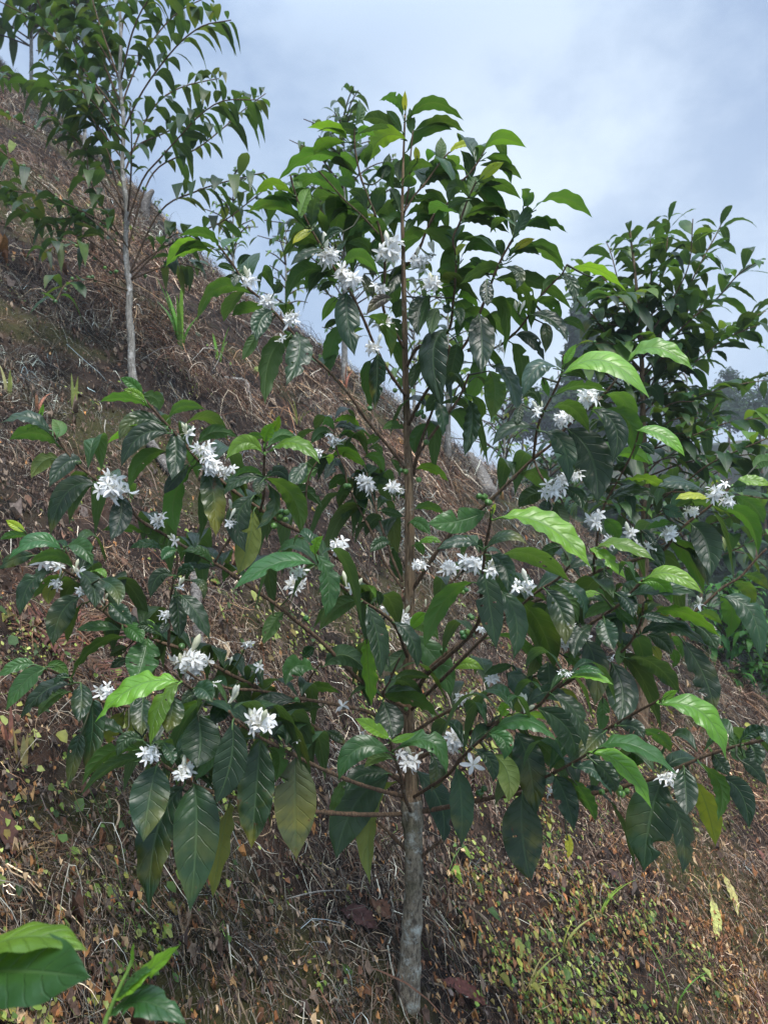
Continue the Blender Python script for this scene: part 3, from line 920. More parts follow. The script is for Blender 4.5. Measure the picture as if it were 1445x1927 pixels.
M_LEAF = leaf_material('coffee_leaf')
M_LEAFS = leaf_material('coffee_leaf_small', transl=.27, rough=.46, spec=.35, far=True)
M_FAR = attr_material('far_foliage', .75, .25, .2)
M_BARK = bark_material('coffee_bark', (.085, .056, .034), (.27, .185, .112), (.42, .42, .35), .25, (70, 70, 6), .25)
M_BARKLOW = bark_material('coffee_bark_low', (.085, .070, .052), (.30, .255, .185), (.52, .54, .48), 1.0, (38, 38, 17), .55, .008)
M_TWIG = bark_material('coffee_twig', (.050, .034, .022), (.150, .095, .058), (.24, .21, .16), .3, (80, 80, 20), .1, .002)
M_PALEBARK = bark_material('pale_bark', (.13, .12, .105), (.34, .32, .28), (.58, .57, .54), .9, (50, 50, 9), .12)
M_GREEN = attr_material('green_stem', .5, 0, .4, .15)
M_STRAW = attr_material('dry_straw', .85, 0, .2, .15, 30)
M_DRY = attr_material('dry_leaf', .75, .2, .25, .3, 90)
M_WEED = attr_material('weed_leaf', .55, .35, .35, .2, 60)
M_BERRY = attr_material('green_cherry', .35, 0, .5, .15, 60)
def petal_material():
    m, nt = new_mat('petal'); b = NB(nt); out = b.n('ShaderNodeOutputMaterial'); at = b.n('ShaderNodeAttribute', attribute_name='tint')
    pr = b.n('ShaderNodeBsdfPrincipled'); b.link(at.outputs['Color'], pr.inputs['Base Color']); pr.inputs['Roughness'].default_value = .5; pr.inputs['Specular IOR Level'].default_value = .3
    tr = b.n('ShaderNodeBsdfTranslucent'); b.link(at.outputs['Color'], tr.inputs['Color'])
    mx = b.n('ShaderNodeMixShader'); mx.inputs[0].default_value = .3
    b.link(pr.outputs[0], mx.inputs[1]); b.link(tr.outputs[0], mx.inputs[2]); b.link(mx.outputs[0], out.inputs[0]); return m
M_PETAL = petal_material()
def soil_material():
    m, nt = new_mat('hillside_soil'); b = NB(nt); out = b.n('ShaderNodeOutputMaterial'); tc = b.n('ShaderNodeTexCoord')
    n1 = b.noise(tc.outputs['Object'], 1.1, 5); n2 = b.noise(tc.outputs['Object'], 14, 6, .7); n3 = b.noise(tc.outputs['Object'], 3.2, 4)
    c = b.mix(b.ss(n2, .35, .65), (.008, .006, .005), (.038, .026, .020))
    c = b.mix(b.math('MULTIPLY', b.ss(n1, .52, .64), .55), c, (.055, .058, .017))
    c = b.mix(b.math('MULTIPLY', b.ss(n3, .55, .7), .5), c, (.085, .048, .032))
    pr = b.n('ShaderNodeBsdfPrincipled'); b.link(c, pr.inputs['Base Color']); pr.inputs['Roughness'].default_value = .95; pr.inputs['Specular IOR Level'].default_value = .15
    bp = b.n('ShaderNodeBump'); bp.inputs['Distance'].default_value = .02; bp.inputs['Strength'].default_value = .8; b.link(n2, bp.inputs['Height']); b.link(bp.outputs[0], pr.inputs['Normal'])
    b.link(pr.outputs[0], out.inputs[0]); return m
M_SOIL = soil_material()
def hill_material():
    m, nt = new_mat('far_hill'); b = NB(nt); out = b.n('ShaderNodeOutputMaterial'); tc = b.n('ShaderNodeTexCoord')
    n1 = b.noise(tc.outputs['Object'], .35, 6, .7); n2 = b.noise(tc.outputs['Object'], 2.2, 5, .7)
    c = b.mix(b.ss(n1, .4, .6), (.020, .030, .014), (.060, .055, .034)); c = b.mix(b.math('MULTIPLY', b.ss(n2, .5, .62), .6), c, (.03, .055, .018))
    pr = b.n('ShaderNodeBsdfPrincipled'); b.link(c, pr.inputs['Base Color']); pr.inputs['Roughness'].default_value = .95
    b.link(pr.outputs[0], out.inputs[0]); return m
M_HILL = hill_material()

# ------------------------------------------------------------------ terrain
def vnoise(x, y, seed=0):
    xi = np.floor(x).astype(np.int64); yi = np.floor(y).astype(np.int64); xf = x - xi; yf = y - yi
    def h(a, b_):
        k = (a * 374761393 + b_ * 668265263 + seed * 144665) & 0x7fffffff; k = ((k ^ (k >> 13)) * 1274126177) & 0x7fffffff
        return ((k ^ (k >> 16)) & 0xffff) / 65535.0
    u = xf * xf * (3 - 2 * xf); w = yf * yf * (3 - 2 * yf)
    return (h(xi, yi) * (1 - u) + h(xi + 1, yi) * u) * (1 - w) + (h(xi, yi + 1) * (1 - u) + h(xi + 1, yi + 1) * u) * w
def fbm(x, y, seed=0, o=4):
    s = 0; a = .5
    for k in range(o): s = s + a * vnoise(x * 2 ** k, y * 2 ** k, seed + k); a *= .5
    return s / .9375
def gz(x, y):
    x = np.asarray(x, float); y = np.asarray(y, float)
    yc = 6.7 + .85 * np.maximum(0, -x - 1.5)
    over = np.maximum(0, y - yc)
    s = np.minimum(y, yc) + over - 1.3 * (np.sqrt(over ** 2 + .6) - math.sqrt(.6))
    xx = np.where(x < -7, -7 + (x + 7) * .4, x)
    z = .40 * s - .70 * xx - .25 * np.maximum(0, x - 2.3) ** 2
    z = z + .22 * (fbm(x * .7, y * .7, 3) - .5) * np.clip((np.hypot(x, y - 1.6) - .3), 0, 1.5) + .10 * (fbm(x * 2.3, y * 2.3, 5) - .5) + .035 * (fbm(x * 9, y * 9, 8, 3) - .5)
    z = z + .035 * np.exp(-((x - .05) ** 2 + (y - 1.57) ** 2) / .012)
    return z
Gbase = float(gz(.05, 1.6)); GOFF = (CAMZ + (CY - 1880) / F * 1.6) - Gbase
_gz0 = gz
def gz(x, y): return _gz0(x, y) + GOFF
def G(px, py, y0=.9, y1=16):
    ys = np.linspace(y0, y1, 1500); xs = (px - CX) / F * ys; zs = CAMZ + (CY - py) / F * ys
    below = zs < gz(xs, ys); i = int(np.argmax(below)) if below.any() else len(ys) - 1
    return np.array([xs[i], ys[i], float(gz(xs[i], ys[i]))])
def gnormal(x, y):
    e = .05; return nrm([-(gz(x + e, y) - gz(x - e, y)) / (2 * e), -(gz(x, y + e) - gz(x, y - e)) / (2 * e), 1])

def sheet(name, xs, ys, zf, mat):
    X, Y = np.meshgrid(xs, ys, indexing='ij'); Z = zf(X, Y); mb = MB(); ny = len(ys)
    i, j = np.meshgrid(np.arange(len(xs) - 1), np.arange(ny - 1), indexing='ij')
    mb.add(np.stack([X, Y, Z], -1).reshape(-1, 3), np.stack([i * ny + j, (i + 1) * ny + j, (i + 1) * ny + j + 1, i * ny + j + 1], -1).reshape(-1, 4))
    return tag(mb.build(name, mat), kind='structure')
xs = np.concatenate([np.linspace(-14, -5, 90), np.linspace(-4.95, 4.5, 270), np.linspace(4.6, 9, 40)])
ys = np.concatenate([np.linspace(-4, .4, 40), np.linspace(.45, 5, 190), np.linspace(5.05, 17, 160)])
sheet('ground', xs, ys, gz, M_SOIL)
def far_z(x, y):
    r = np.clip((y - 12) / 38, 0, 1.6); r = r * r * (3 - 2 * np.minimum(r, 1.3))
    return -7.5 + 11 * r + np.clip(x, 0, 60) * .10 * r + 3.0 * (fbm(x * .06, y * .06, 21) - .5) + .6 * (fbm(x * .5, y * .5, 23) - .5) - np.clip(y - 75, 0, 400) * .12
sheet('hills', np.concatenate([np.linspace(-500, -40, 40), np.linspace(-38, 70, 190), np.linspace(75, 600, 50)]), np.concatenate([np.linspace(6, 80, 150), np.linspace(84, 900, 60)]), far_z, M_HILL)

# ------------------------------------------------------------------ dry grass, litter and weeds on the hillside
def scatter(n, near=True):
    # more pieces near the path where single stalks can be told apart
    if near: y = 1.0 + 3.2 * NR.random(n) ** 1.35; x = (NR.random(n) * 2 - 1) * (.70 * y + .65)
    else: y = 3.6 + 7.5 * NR.random(n) ** .9; x = (NR.random(n) * 2 - 1) * (.74 * y + .8)
    return x, y
PAL = np.array([[.235, .16, .10], [.14, .098, .078], [.115, .055, .034], [.50, .42, .32], [.018, .013, .010], [.165, .10, .066], [.20, .155, .122]])
PP = [.17, .20, .14, .12, .17, .10, .10]
def straw(n, near, wid, ln, mb, seg=4, lift=.05, tuft=0, pal=PAL, pp=PP, mask=None, rise=0.0, kmin=.22, stiff=1.0):
    if tuft:
        m = n // tuft; cx, cy_ = scatter(m, near); tid = np.repeat(np.arange(m), tuft); ca = math.atan2(-.4, .7) + NR.normal(0, .9, m)
        x = cx[tid] + NR.normal(0, ln * .35, len(tid)); y = cy_[tid] + NR.normal(0, ln * .35, len(tid)); a0 = ca[tid] + NR.normal(0, .38, len(tid)); tone = np.exp(NR.normal(0, .38, m))[tid]; hue = NR.normal(0, .12, m)[tid]
    else:
        x, y = scatter(n, near); a0 = math.atan2(-.4, .7) + (fbm(x * 1.6, y * 1.6, 41) - .5) * 5 + NR.normal(0, 1.1, n); tone = np.ones(n); hue = np.zeros(n)
    clump = fbm(x * 2.6, y * 2.6, 31)
    keep = NR.random(len(x)) < np.clip((clump - .37) * 4.5, kmin, 1)
    if mask is not None: keep = NR.random(len(x)) < mask(x, y)
    x = x[keep]; y = y[keep]; a0 = a0[keep]; tone = tone[keep]; hue = hue[keep]; n = len(x)
    L = ln * np.exp(NR.normal(0, .5, n)); curv = NR.normal(0, 1.1, n) * stiff
    h0 = np.abs(NR.normal(0, lift * .5, n)) + .003; arch = np.abs(NR.normal(0, lift, n)) * (NR.random(n) < .6)
    t = np.linspace(0, 1, seg + 1); px = [x]; py = [y]; a = a0.copy(); fl = np.sqrt(np.clip(1 - rise, .15, 1))
    for k in range(seg):
        a = a + curv / seg + NR.normal(0, .16, n); px.append(px[-1] + np.cos(a) * L / seg * fl); py.append(py[-1] + np.sin(a) * L / seg * fl)
    Px = np.stack(px, 1); Py = np.stack(py, 1)
    Pz = gz(Px, Py) + h0[:, None] + arch[:, None] * (4 * t * (1 - t))[None] + NR.normal(0, .003, Px.shape) + (NR.normal(0, lift * .6, n))[:, None] * t[None] + rise * L[:, None] * (t - .3 * t * t)[None]
    Pz = np.maximum(Pz, gz(Px, Py) + .001)
    C = np.stack([Px, Py, Pz], -1); T = np.gradient(C, axis=1); T /= np.linalg.norm(T, axis=2)[:, :, None] + 1e-9
    rnd = NR.standard_normal((n, 1, 3)); S = np.cross(T, rnd); S /= np.linalg.norm(S, axis=2)[:, :, None] + 1e-9
    w = (wid * np.exp(NR.normal(0, .4, n)))[:, None] * (1 - .75 * t ** 2)[None]
    V = np.stack([C - S * w[:, :, None] * .5, C + S * w[:, :, None] * .5], 2).reshape(-1, 3)
    k = np.arange(seg)[None, :] * 2 + (np.arange(n) * (seg + 1) * 2)[:, None]
    Q = np.stack([k, k + 1, k + 3, k + 2], -1).reshape(-1, 4)
    ci = NR.choice(len(pal), n, p=pp); c = pal[ci] * np.exp(NR.normal(-.05, .42, (n, 1))) * tone[:, None] * (1 + hue[:, None] * np.array([[1, 0, -1]]))
    red = fbm(x * 1.1 + 7, y * 1.1, 51)[:, None]; c = c * (1 + (red - .56) * np.array([[.6, .0, -.3]]))
    mb.add(V, Q, None, None, np.repeat(np.concatenate([c, np.zeros((n, 1))], 1), (seg + 1) * 2, 0))
mb = MB()
straw(104000, True, .0012, .042, mb, 4, .022, kmin=.2); straw(92000, True, .0011, .060, mb, 4, .026, 34, kmin=.2); straw(2600, True, .0022, .10, mb, 5, .045)
straw(60000, True, .0009, .03, mb, 3, .014, kmin=.2); straw(108000, False, .0026, .09, mb, 4, .05, kmin=.2); straw(96000, False, .0026, .14, mb, 4, .06, 40, kmin=.2)
tag(mb.build('dead_grass', M_STRAW), 'tangled tan and purple brown dead grass matting the hillside soil', 'dead grass', kind='stuff')

def leaflets(x, y, size, cols, mb, up=.02, crumple=.5, stand=False):
    n = len(x); th = NR.random(n) * 6.283; sz = size * np.exp(NR.normal(-.08, .5, n))
    base = np.array([[0, 0], [.32, .30], [.42, .72], [0, 1.05], [-.42, .72], [-.32, .30], [0, .55]])
    q = base[None] * sz[:, None, None] * np.array([1., 1.])
    tilt = NR.normal(0, .5, n); bend = NR.normal(0, crumple, (n, 7))
    lx = q[:, :, 0]; ly = q[:, :, 1]; lz = ly * np.sin(tilt)[:, None] + np.abs(lx) * np.abs(NR.normal(0, .5 + crumple, n))[:, None] + bend * sz[:, None] * .22
    ly = ly * np.cos(tilt)[:, None]
    wx = x[:, None] + lx * np.cos(th)[:, None] - ly * np.sin(th)[:, None]; wy = y[:, None] + lx * np.sin(th)[:, None] + ly * np.cos(th)[:, None]
    h = np.abs(NR.normal(0, up, n)) + .004
    wz = gz(x, y)[:, None] + (-.7 * (wx - x[:, None]) + .4 * (wy - y[:, None])) + lz + h[:, None]
    V = np.stack([wx, wy, wz], -1).reshape(-1, 3); b7 = (np.arange(n) * 7)[:, None]
    tri = np.array([[0, 1, 6], [1, 2, 6], [2, 3, 6], [3, 4, 6], [4, 5, 6], [5, 0, 6]])
    Tt = (b7[:, :, None] + tri[None]).reshape(-1, 3)
    c = cols[NR.integers(0, len(cols), n)] * np.exp(NR.normal(0, .25, (n, 1)))
    mb.add(V, None, Tt, None, np.repeat(np.concatenate([c, np.zeros((n, 1))], 1), 7, 0))
def patch(n, ymax, fx):
    y = .95 + (ymax - .95) * NR.random(n) ** 1.2; x = (NR.random(n) * 2 - 1) * (.62 * y + .45)
    return x, y
# small crisp orange brown leaflets, thickest low on the right
n = 130000; x, y = patch(n, 3.6, 0)
low = np.clip(.85 - (y - 1.25 - .9 * np.clip(x, -.2, 1.2)) * .75, .03, 1); cl = fbm(x * 3.5, y * 3.5, 61)
k = NR.random(n) < low * np.clip((cl - .38) * 3.5, .14, 1)
ORG = np.array([[.34, .165, .060], [.25, .105, .042], [.36, .22, .10], [.15, .07, .036], [.40, .28, .16], [.10, .05, .032]])
mb = MB(); leaflets(x[k], y[k], .0075, ORG, mb, .03, 1.3)
BRN = np.array([[.095, .06, .045], [.155, .11, .08], [.055, .038, .032], [.22, .165, .12], [.12, .065, .042], [.09, .07, .06]])
x, y = scatter(44000, True); leaflets(x, y, .0075, BRN, mb, .016, 1.3)
x, y = scatter(18000, False); leaflets(x, y, .015, BRN, mb, .02, 1.3)
n = 9000; x, y = scatter(n, False); k = NR.random(n) < np.clip((fbm(x * 1.7, y * 1.7, 63) - .45) * 3, .02, 1); leaflets(x[k], y[k], .022, ORG, mb, .03, .7)
tag(mb.build('leaf_litter', M_DRY), 'crisp orange brown dry leaflets strewn over the slope', 'leaf litter', kind='stuff')
# low green weeds
n = 95000; x, y = patch(n, 4.2, 0); cl = fbm(x * 2.2 + 3, y * 2.2, 71); cl2 = fbm(x * 7, y * 7, 73)
pr = np.clip(.60 + .38 * np.clip(x / (y * .5), -.7, 1) - .17 * (y - 1.2), .05, .95)
k = NR.random(n) < pr * np.clip((cl - .36) * 3.6, 0, 1) * np.clip((cl2 - .40) * 3.4, .04, 1)
GRN = np.array([[.15, .23, .04], [.08, .15, .03], [.24, .31, .06], [.34, .38, .11], [.05, .10, .028], [.26, .26, .05], [.22, .17, .05]])
mb = MB(); xx, yy = x[k], y[k]
SPAL = np.array([[.20, .27, .07], [.33, .20, .08], [.28, .12, .06], [.12, .20, .05]])
lowm = lambda x, y: np.clip(.9 - (y - 1.25 - .9 * np.clip(x, -.2, 1.2)) * .75, .0, 1) * np.clip((fbm(x * 2.6, y * 2.6, 77) - .38) * 4, .05, 1)
straw(34000, True, .0011, .045, mb, 4, .02, 0, SPAL, [.3, .3, .2, .2], lowm, .45, stiff=1.4)
leaflets(xx, yy, .0088, GRN, mb, .035, .35)
leaflets(xx + NR.normal(0, .012, len(xx)), yy + NR.normal(0, .012, len(xx)), .008, GRN, mb, .03, .25)
leaflets(xx + NR.normal(0, .016, len(xx)), yy + NR.normal(0, .016, len(xx)), .008, GRN, mb, .03, .25)
n = 5000; x, y = scatter(n, False); k = NR.random(n) < np.clip((fbm(x * 1.3, y * 1.3, 75) - .5) * 3.5, 0, 1); leaflets(x[k], y[k], .030, GRN * .8, mb, .05, .3)
tag(mb.build('weeds', M_WEED), 'small round leaved yellow green weeds creeping over the slope', 'weeds', kind='stuff')
# ------------------------------------------------------------------ flowers and fruit
WHITE = (.93, .93, .92); CREAM = (.74, .74, .55)
def star(mb, a, d, L, npet=5):
    d = nrm(d); e1 = nrm(np.cross(d, [.31, .77, .55])); e2 = np.cross(d, e1); ph = R.uniform(0, 6.28)
    t = np.linspace(0, 1, 6); wd = np.array([.13, .22, .31, .33, .26, .08]) * L * R.uniform(.85, 1.15)
    for k in range(npet):
        th = ph + k * 2 * math.pi / npet + R.uniform(-.18, .18); e = e1 * math.cos(th) + e2 * math.sin(th); s = np.cross(d, e)
        op = R.uniform(.1, .75); rc = R.uniform(.25, .95); tw = R.uniform(-.5, .5); l = L * R.uniform(.85, 1.1)
        c = a + (e[None] * (t * (1 - .12 * rc * t))[:, None] + d[None] * (op * t - rc * t ** 2)[:, None]) * l + s[None] * (tw * .18 * l * t ** 2)[:, None]
        nn = d * (1 - op * .5) - e * .2
        S = s[None] + nn[None] * (tw * t)[:, None]
        V = np.stack([c - S * wd[:, None] * .5, c + nn[None] * (-.07 * L * np.sin(t * 3.1))[:, None], c + S * wd[:, None] * .5], 1).reshape(-1, 3)
        i, j = np.meshgrid(np.arange(5), np.arange(2), indexing='ij')
        mb.add(V, np.stack([i * 3 + j, i * 3 + j + 1, (i + 1) * 3 + j + 1, (i + 1) * 3 + j], -1).reshape(-1, 4), None, None, tuple(np.array(WHITE) * R.uniform(.9, 1.03)))
    for k in range(5):
        th = ph + (k + .5) * 2 * math.pi / 5; e = e1 * math.cos(th) + e2 * math.sin(th)
        tube(mb, [a, a + (d * .5 + e * .25) * L * .6, a + (d * .62 + e * .5) * L * .9], L * .018, 3, (.66, .62, .48, 0), 0, False)
def bud(mb, a, d, L, col=CREAM):
    d = nrm(d); t = np.array([0, .15, .35, .55, .75, .9, 1]); r = np.array([.03, .045, .06, .12, .13, .075, .01]) * L
    side = nrm(np.cross(d, NR.standard_normal(3)))
    tube(mb, a + d * (t * L)[:, None] + side * (np.sin(t * 2) * .08 * L)[:, None], r, 6, (*col, 0), 0, False)
def cluster(name, c, root, rad, nstar, nbud, parent):
    mb = MB(); toward = nrm(CAM - c)
    for k in range(nstar):
        d = nrm(NR.standard_normal(3) * .6 + toward * .6 + np.array([0, 0, .55]))
        o = NR.standard_normal(3) * rad * (.28 if nstar > 1 else .05) * np.array([1, 1, .75])
        a = c + o
        st = root + (c - root) * .35 + o * .25
        tube(mb, [st, (st + a) / 2 + NR.standard_normal(3) * rad * .05, a], rad * .045, 5, (.80, .81, .72, 0), 0, False)
        star(mb, a, d, rad * (R.uniform(.50, .66) if nstar > 1 else 1.0))
    for k in range(nbud):
        d = nrm(np.array([R.uniform(-.45, .45), R.uniform(-.5, .2), R.uniform(.3, 1)]))
        st = root + (c - root) * .5 + NR.standard_normal(3) * rad * .2
        bud(mb, st, d, rad * R.uniform(1.0, 1.5) * (1.35 if nstar == 0 else 1), CREAM if R.random() < .5 else (.82, .82, .70))
    for k in range(4):   # green calyces at the node
        bud(mb, root + NR.standard_normal(3) * rad * .12, NR.standard_normal(3) + toward, rad * .35, (.12, .22, .05))
    return mb.build(name, M_PETAL, parent)
def berry(mb, c, r, d, root=None):
    d = nrm(d); t = np.linspace(0, 1, 7); rr = np.sin(np.clip(t, .02, .985) * math.pi) ** .8 * r
    col = jit(R.choice([(.06, .15, .035), (.09, .19, .04), (.045, .12, .03)]), .15)
    tube(mb, c + d * ((t - .5) * 2.35 * r)[:, None], rr, 9, (*col, 0), 0, True)
    tube(mb, [c + d * r, c + d * 1.35 * r], r * .16, 5, (.05, .035, .02, 0), 0, True)
    tube(mb, [c - d * r * .9, c - d * r * 1.6] if root is None else [root, c - d * r * .8], r * .14, 4, (.07, .11, .03, 0), 0, False)

# ------------------------------------------------------------------ the blossoming coffee tree in front
TB = P(765, 1893, 1.6)
tree = thing('coffee_tree', 'large coffee tree in white blossom with lichen spotted trunk', 'tree', TB)
tp = [(760, 1925, 37), (765, 1880, 26), (770, 1830, 21), (774, 1760, 18.5), (778, 1680, 17), (779, 1620, 17), (777, 1560, 17), (775, 1515, 17), (773, 1470, 11.5), (770, 1390, 10.8), (768, 1300, 10.4), (769, 1200, 10), (771, 1100, 9.5), (771, 1000, 9.2), (769, 900, 8.2), (766, 800, 7), (763, 700, 5.8), (761, 600, 4.8), (759, 500, 4), (757, 400, 3), (759, 300, 2.2), (762, 215, 1.7)]
pts = [P(a, b, 1.6 + .012 * math.sin(b * .011)) for a, b, r in tp]; rad = [r * 1.6 / F for a, b, r in tp]
sp, sr = smooth_poly(pts, rad, .012)
hh = sp[:, 2]; sr = sr * (1 + .10 * np.exp(-((np.mod(hh * 1.0, .105) - .05) / .010) ** 2)) + np.where(np.abs(hh - P(0, 1520, 1.6)[2]) < .03, .004, 0)
mb = MB(); tube(mb, sp, sr, 16, rough=.035)
trunk = mb.build('trunk', [M_BARKLOW if False else M_BARK], tree)
low = trunk.data.materials
low.append(M_BARKLOW)
zc = P(0, 1500, 1.6)[2]
for pl in trunk.data.polygons:
    if pl.center[2] + TB[2] < zc: pl.material_index = 1

dense = []; branches = []
for bi, (d0, d1, r0, r1, pts2) in enumerate(BRS):
    L = np.concatenate([[0], np.cumsum(np.linalg.norm(np.diff(pts2, axis=0), axis=1))]); f = L / L[-1]
    arr = np.column_stack([pts2, d0 + (d1 - d0) * f ** .9]); sm, rr = smooth_poly(arr * np.array([1, 1, 100.]), r0 + (r1 - r0) * f, 7)
    sm = sm / np.array([1, 1, 100.]); dense.append(sm)
    p3 = np.array([P(*q) for q in sm])
    s3 = np.concatenate([[0], np.cumsum(np.linalg.norm(np.diff(p3, axis=0), axis=1))])
    rr = rr * .74 * (1 + .38 * np.exp(-((np.mod(s3, .062) - .045) / .0045) ** 2))
    mb = MB(); tube(mb, p3, rr, 8, rough=.03)
    green = r0 < .0036 and d1 < 1.5 and bi not in (42, 43)
    o = mb.build('branch', M_TWIG if not green else M_TWIG, tree)
    if bi in (42, 43): tag(o, label='short bare grey stub low on the trunk')
    branches.append([o, MB(), p3, MB()])
arr = np.array([(a, b) for a, b, r in tp], float)
sm_, _ = smooth_poly(np.column_stack([arr, np.full(len(arr), 160.)]), np.zeros(len(arr)), 7); sm_ = sm_ / np.array([1, 1, 100.])
dense.append(sm_); branches.append([trunk, MB(), np.array([P(*q) for q in sm_]), MB()])
def nearest(px, py):
    best = None
    for bi, sm in enumerate(dense):
        if bi in (42, 43): continue
        d = np.hypot(sm[:, 0] - px, sm[:, 1] - py); i = int(np.argmin(d))
        if best is None or d[i] < best[0]: best = (d[i], bi, i)
    return best
special = {'Y': 'mottled yellow green leaf hanging face on', 's': 'dark leaf with brown blotches and a yellowing tip', 'b': 'bronze leaf with a yellow midrib'}
for (b, m, t, w, kind, sp_) in HL:
    dd, bi, i = nearest(*b); br = branches[bi]
    Yb = dense[bi][i, 2] + R.uniform(-.03, .03) - (.02 if KIND[kind][1] > 0 else -.01)
    smb = br[1]
    if kind in special: smb = MB()
    B, dr = hero_leaf(smb, b, m, t, w, kind, Yb, sp_)
    root = br[2][i]
    g = (.055, .11, .03, 0) if kind not in 'l' else (.12, .24, .04, 0)
    c1 = root * .45 + B * .55 - dr * .004 + np.array([0, 0, -.10 * np.linalg.norm(B - root)])
    pp, pr_ = smooth_poly([root, c1, B, B + dr * .012], [.0019 if dd > 25 else .0015, .0014, .0012, .0009], .012)
    if dd > 28: pr_ = pr_ * 1.25; g = (.035, .042, .018, 0)
    tube(smb, pp, pr_, 5, g, 1, False)
    if kind in special:
        o = smb.build('leaf', [M_LEAF, M_GREEN], br[0]); o['label'] = special[kind]
for e in FL.split():
    x, y, s, ns, nb = [float(a) for a in e.split(',')]
    dd, bi, i = nearest(x, y); br = branches[bi]; Y = dense[bi][i, 2] - .03; rad = s * .53 * Y / F
    root = br[2][i]; c = P(x, y, Y)
    if dd > 14:
        tube(br[1], smooth_poly([root, (root + c) / 2 + np.array([0, .004, -.004]), c], [.0017, .0014, .0012], .01)[0], .0014, 5, (.06, .09, .03, 0), 1, False)
        root = root * .25 + c * .75
    cluster('flower_cluster', c, root, rad, int(ns) if ns < 3 else int(ns * 1.9), int(nb), br[0])
for e in BE.split():
    x, y, nn = [float(a) for a in e.split(',')]
    dd, bi, i = nearest(x, y); br = branches[bi]; Y = dense[bi][i, 2] - .01
    for k in range(int(nn)):
        c = P(x + R.uniform(-1, 1) * 3.2 * math.sqrt(nn) * 1.6, y + R.uniform(-1, 1) * 3.0 * math.sqrt(nn) * 1.3, Y - R.uniform(0, .02))
        bm_ = MB(); berry(bm_, c, R.uniform(.0048, .0068), c - br[2][i] + NR.standard_normal(3) * .006, br[2][i]); bm_.build('coffee_cherry', M_BERRY, br[0])
# leaves deeper in the crown that only show between the front ones
FILL = '0 .5 4|1 .35 7|2 .3 8|3 .3 5|4 .3 7|5 .3 4|6 .3 5|7 .3 7|8 .5 2|9 .5 2|10 .65 3|12 .35 3|14 .5 2|15 .5 3|16 .35 8|17 .4 3|18 .4 3|19 .5 3|20 .6 2|22 .4 6|24 .5 2|26 .5 6|27 .5 7|29 .45 5|30 .4 5|31 .55 3|32 .5 8|35 .6 5|36 .6 5|39 .5 5|40 .4 3'
TD = [(.019, .050, .020), (.022, .058, .020), (.028, .070, .019), (.017, .044, .018)]; TDU = [(.024, .070, .017), (.030, .088, .018), (.020, .056, .016)]
for e in FILL.split('|'):
    bi, f0, nn = e.split(); bi = int(bi); nn = int(nn); p3 = branches[bi][2] + np.array([0, .012, 0])
    tot = np.sum(np.linalg.norm(np.diff(p3, axis=0), axis=1))
    shoot_leaves(branches[bi][1], p3, float(f0), max(.03, tot * (1 - float(f0)) / nn), (.12 if bi < 8 else .125), TDU if bi < 8 else TD, (.1, .5) if bi < 8 else (.35, .95), nu=14, nx=2, back=True)
for o, mbl, p3, mbb in branches:
    if mbl.n: mbl.build('foliage', [M_LEAF, M_GREEN], o)

# ------------------------------------------------------------------ other coffee trees
def draw_tree(root, trunk_px, Y, limbs, L, tints, mats, gap, droop, berries=0, wr=.36, nu=9, nx=1):
    sp, sr = smooth_poly([P(a, b, Y) for a, b, r in trunk_px], [r * Y / F for a, b, r in trunk_px], .03)
    sr = sr * (1 + .16 * np.exp(-((np.mod(sp[:, 2], .13) - .06) / .014) ** 2))
    mb = MB(); tube(mb, sp, sr, 10, rough=.05); mb.build('trunk', mats[0], root)
    for lm in limbs:
        dz, f0, pts2 = lm
        n = len(pts2); p = [P(a, b, Y + dz * (k / (n - 1))) for k, (a, b) in enumerate(pts2)]
        sp, sr = smooth_poly(p, np.linspace(.0052, .0026, n) * (Y / 3.8), .04)
        mb = MB(); tube(mb, sp, sr, 6, rough=.05); o = mb.build('branch', mats[1], root)
        f = MB(); shoot_leaves(f, sp, f0, gap, L, tints, droop, nu=nu, nx=nx, wr=wr)
        f.build('foliage', mats[2], o)
        if berries:
            tot = len(sp)
            for k in range(berries if f0 > .4 else berries // 2):
                i = R.randint(int(tot * .25), tot - 1); g = MB(); c = sp[i] + nrm(NR.standard_normal(3)) * .013; berry(g, c, R.uniform(.007, .010), c - sp[i], sp[i]); g.build('coffee_cherry', M_BERRY, o)
def px(s): return [tuple(float(a) for a in q.split(',')) for q in s.split()]
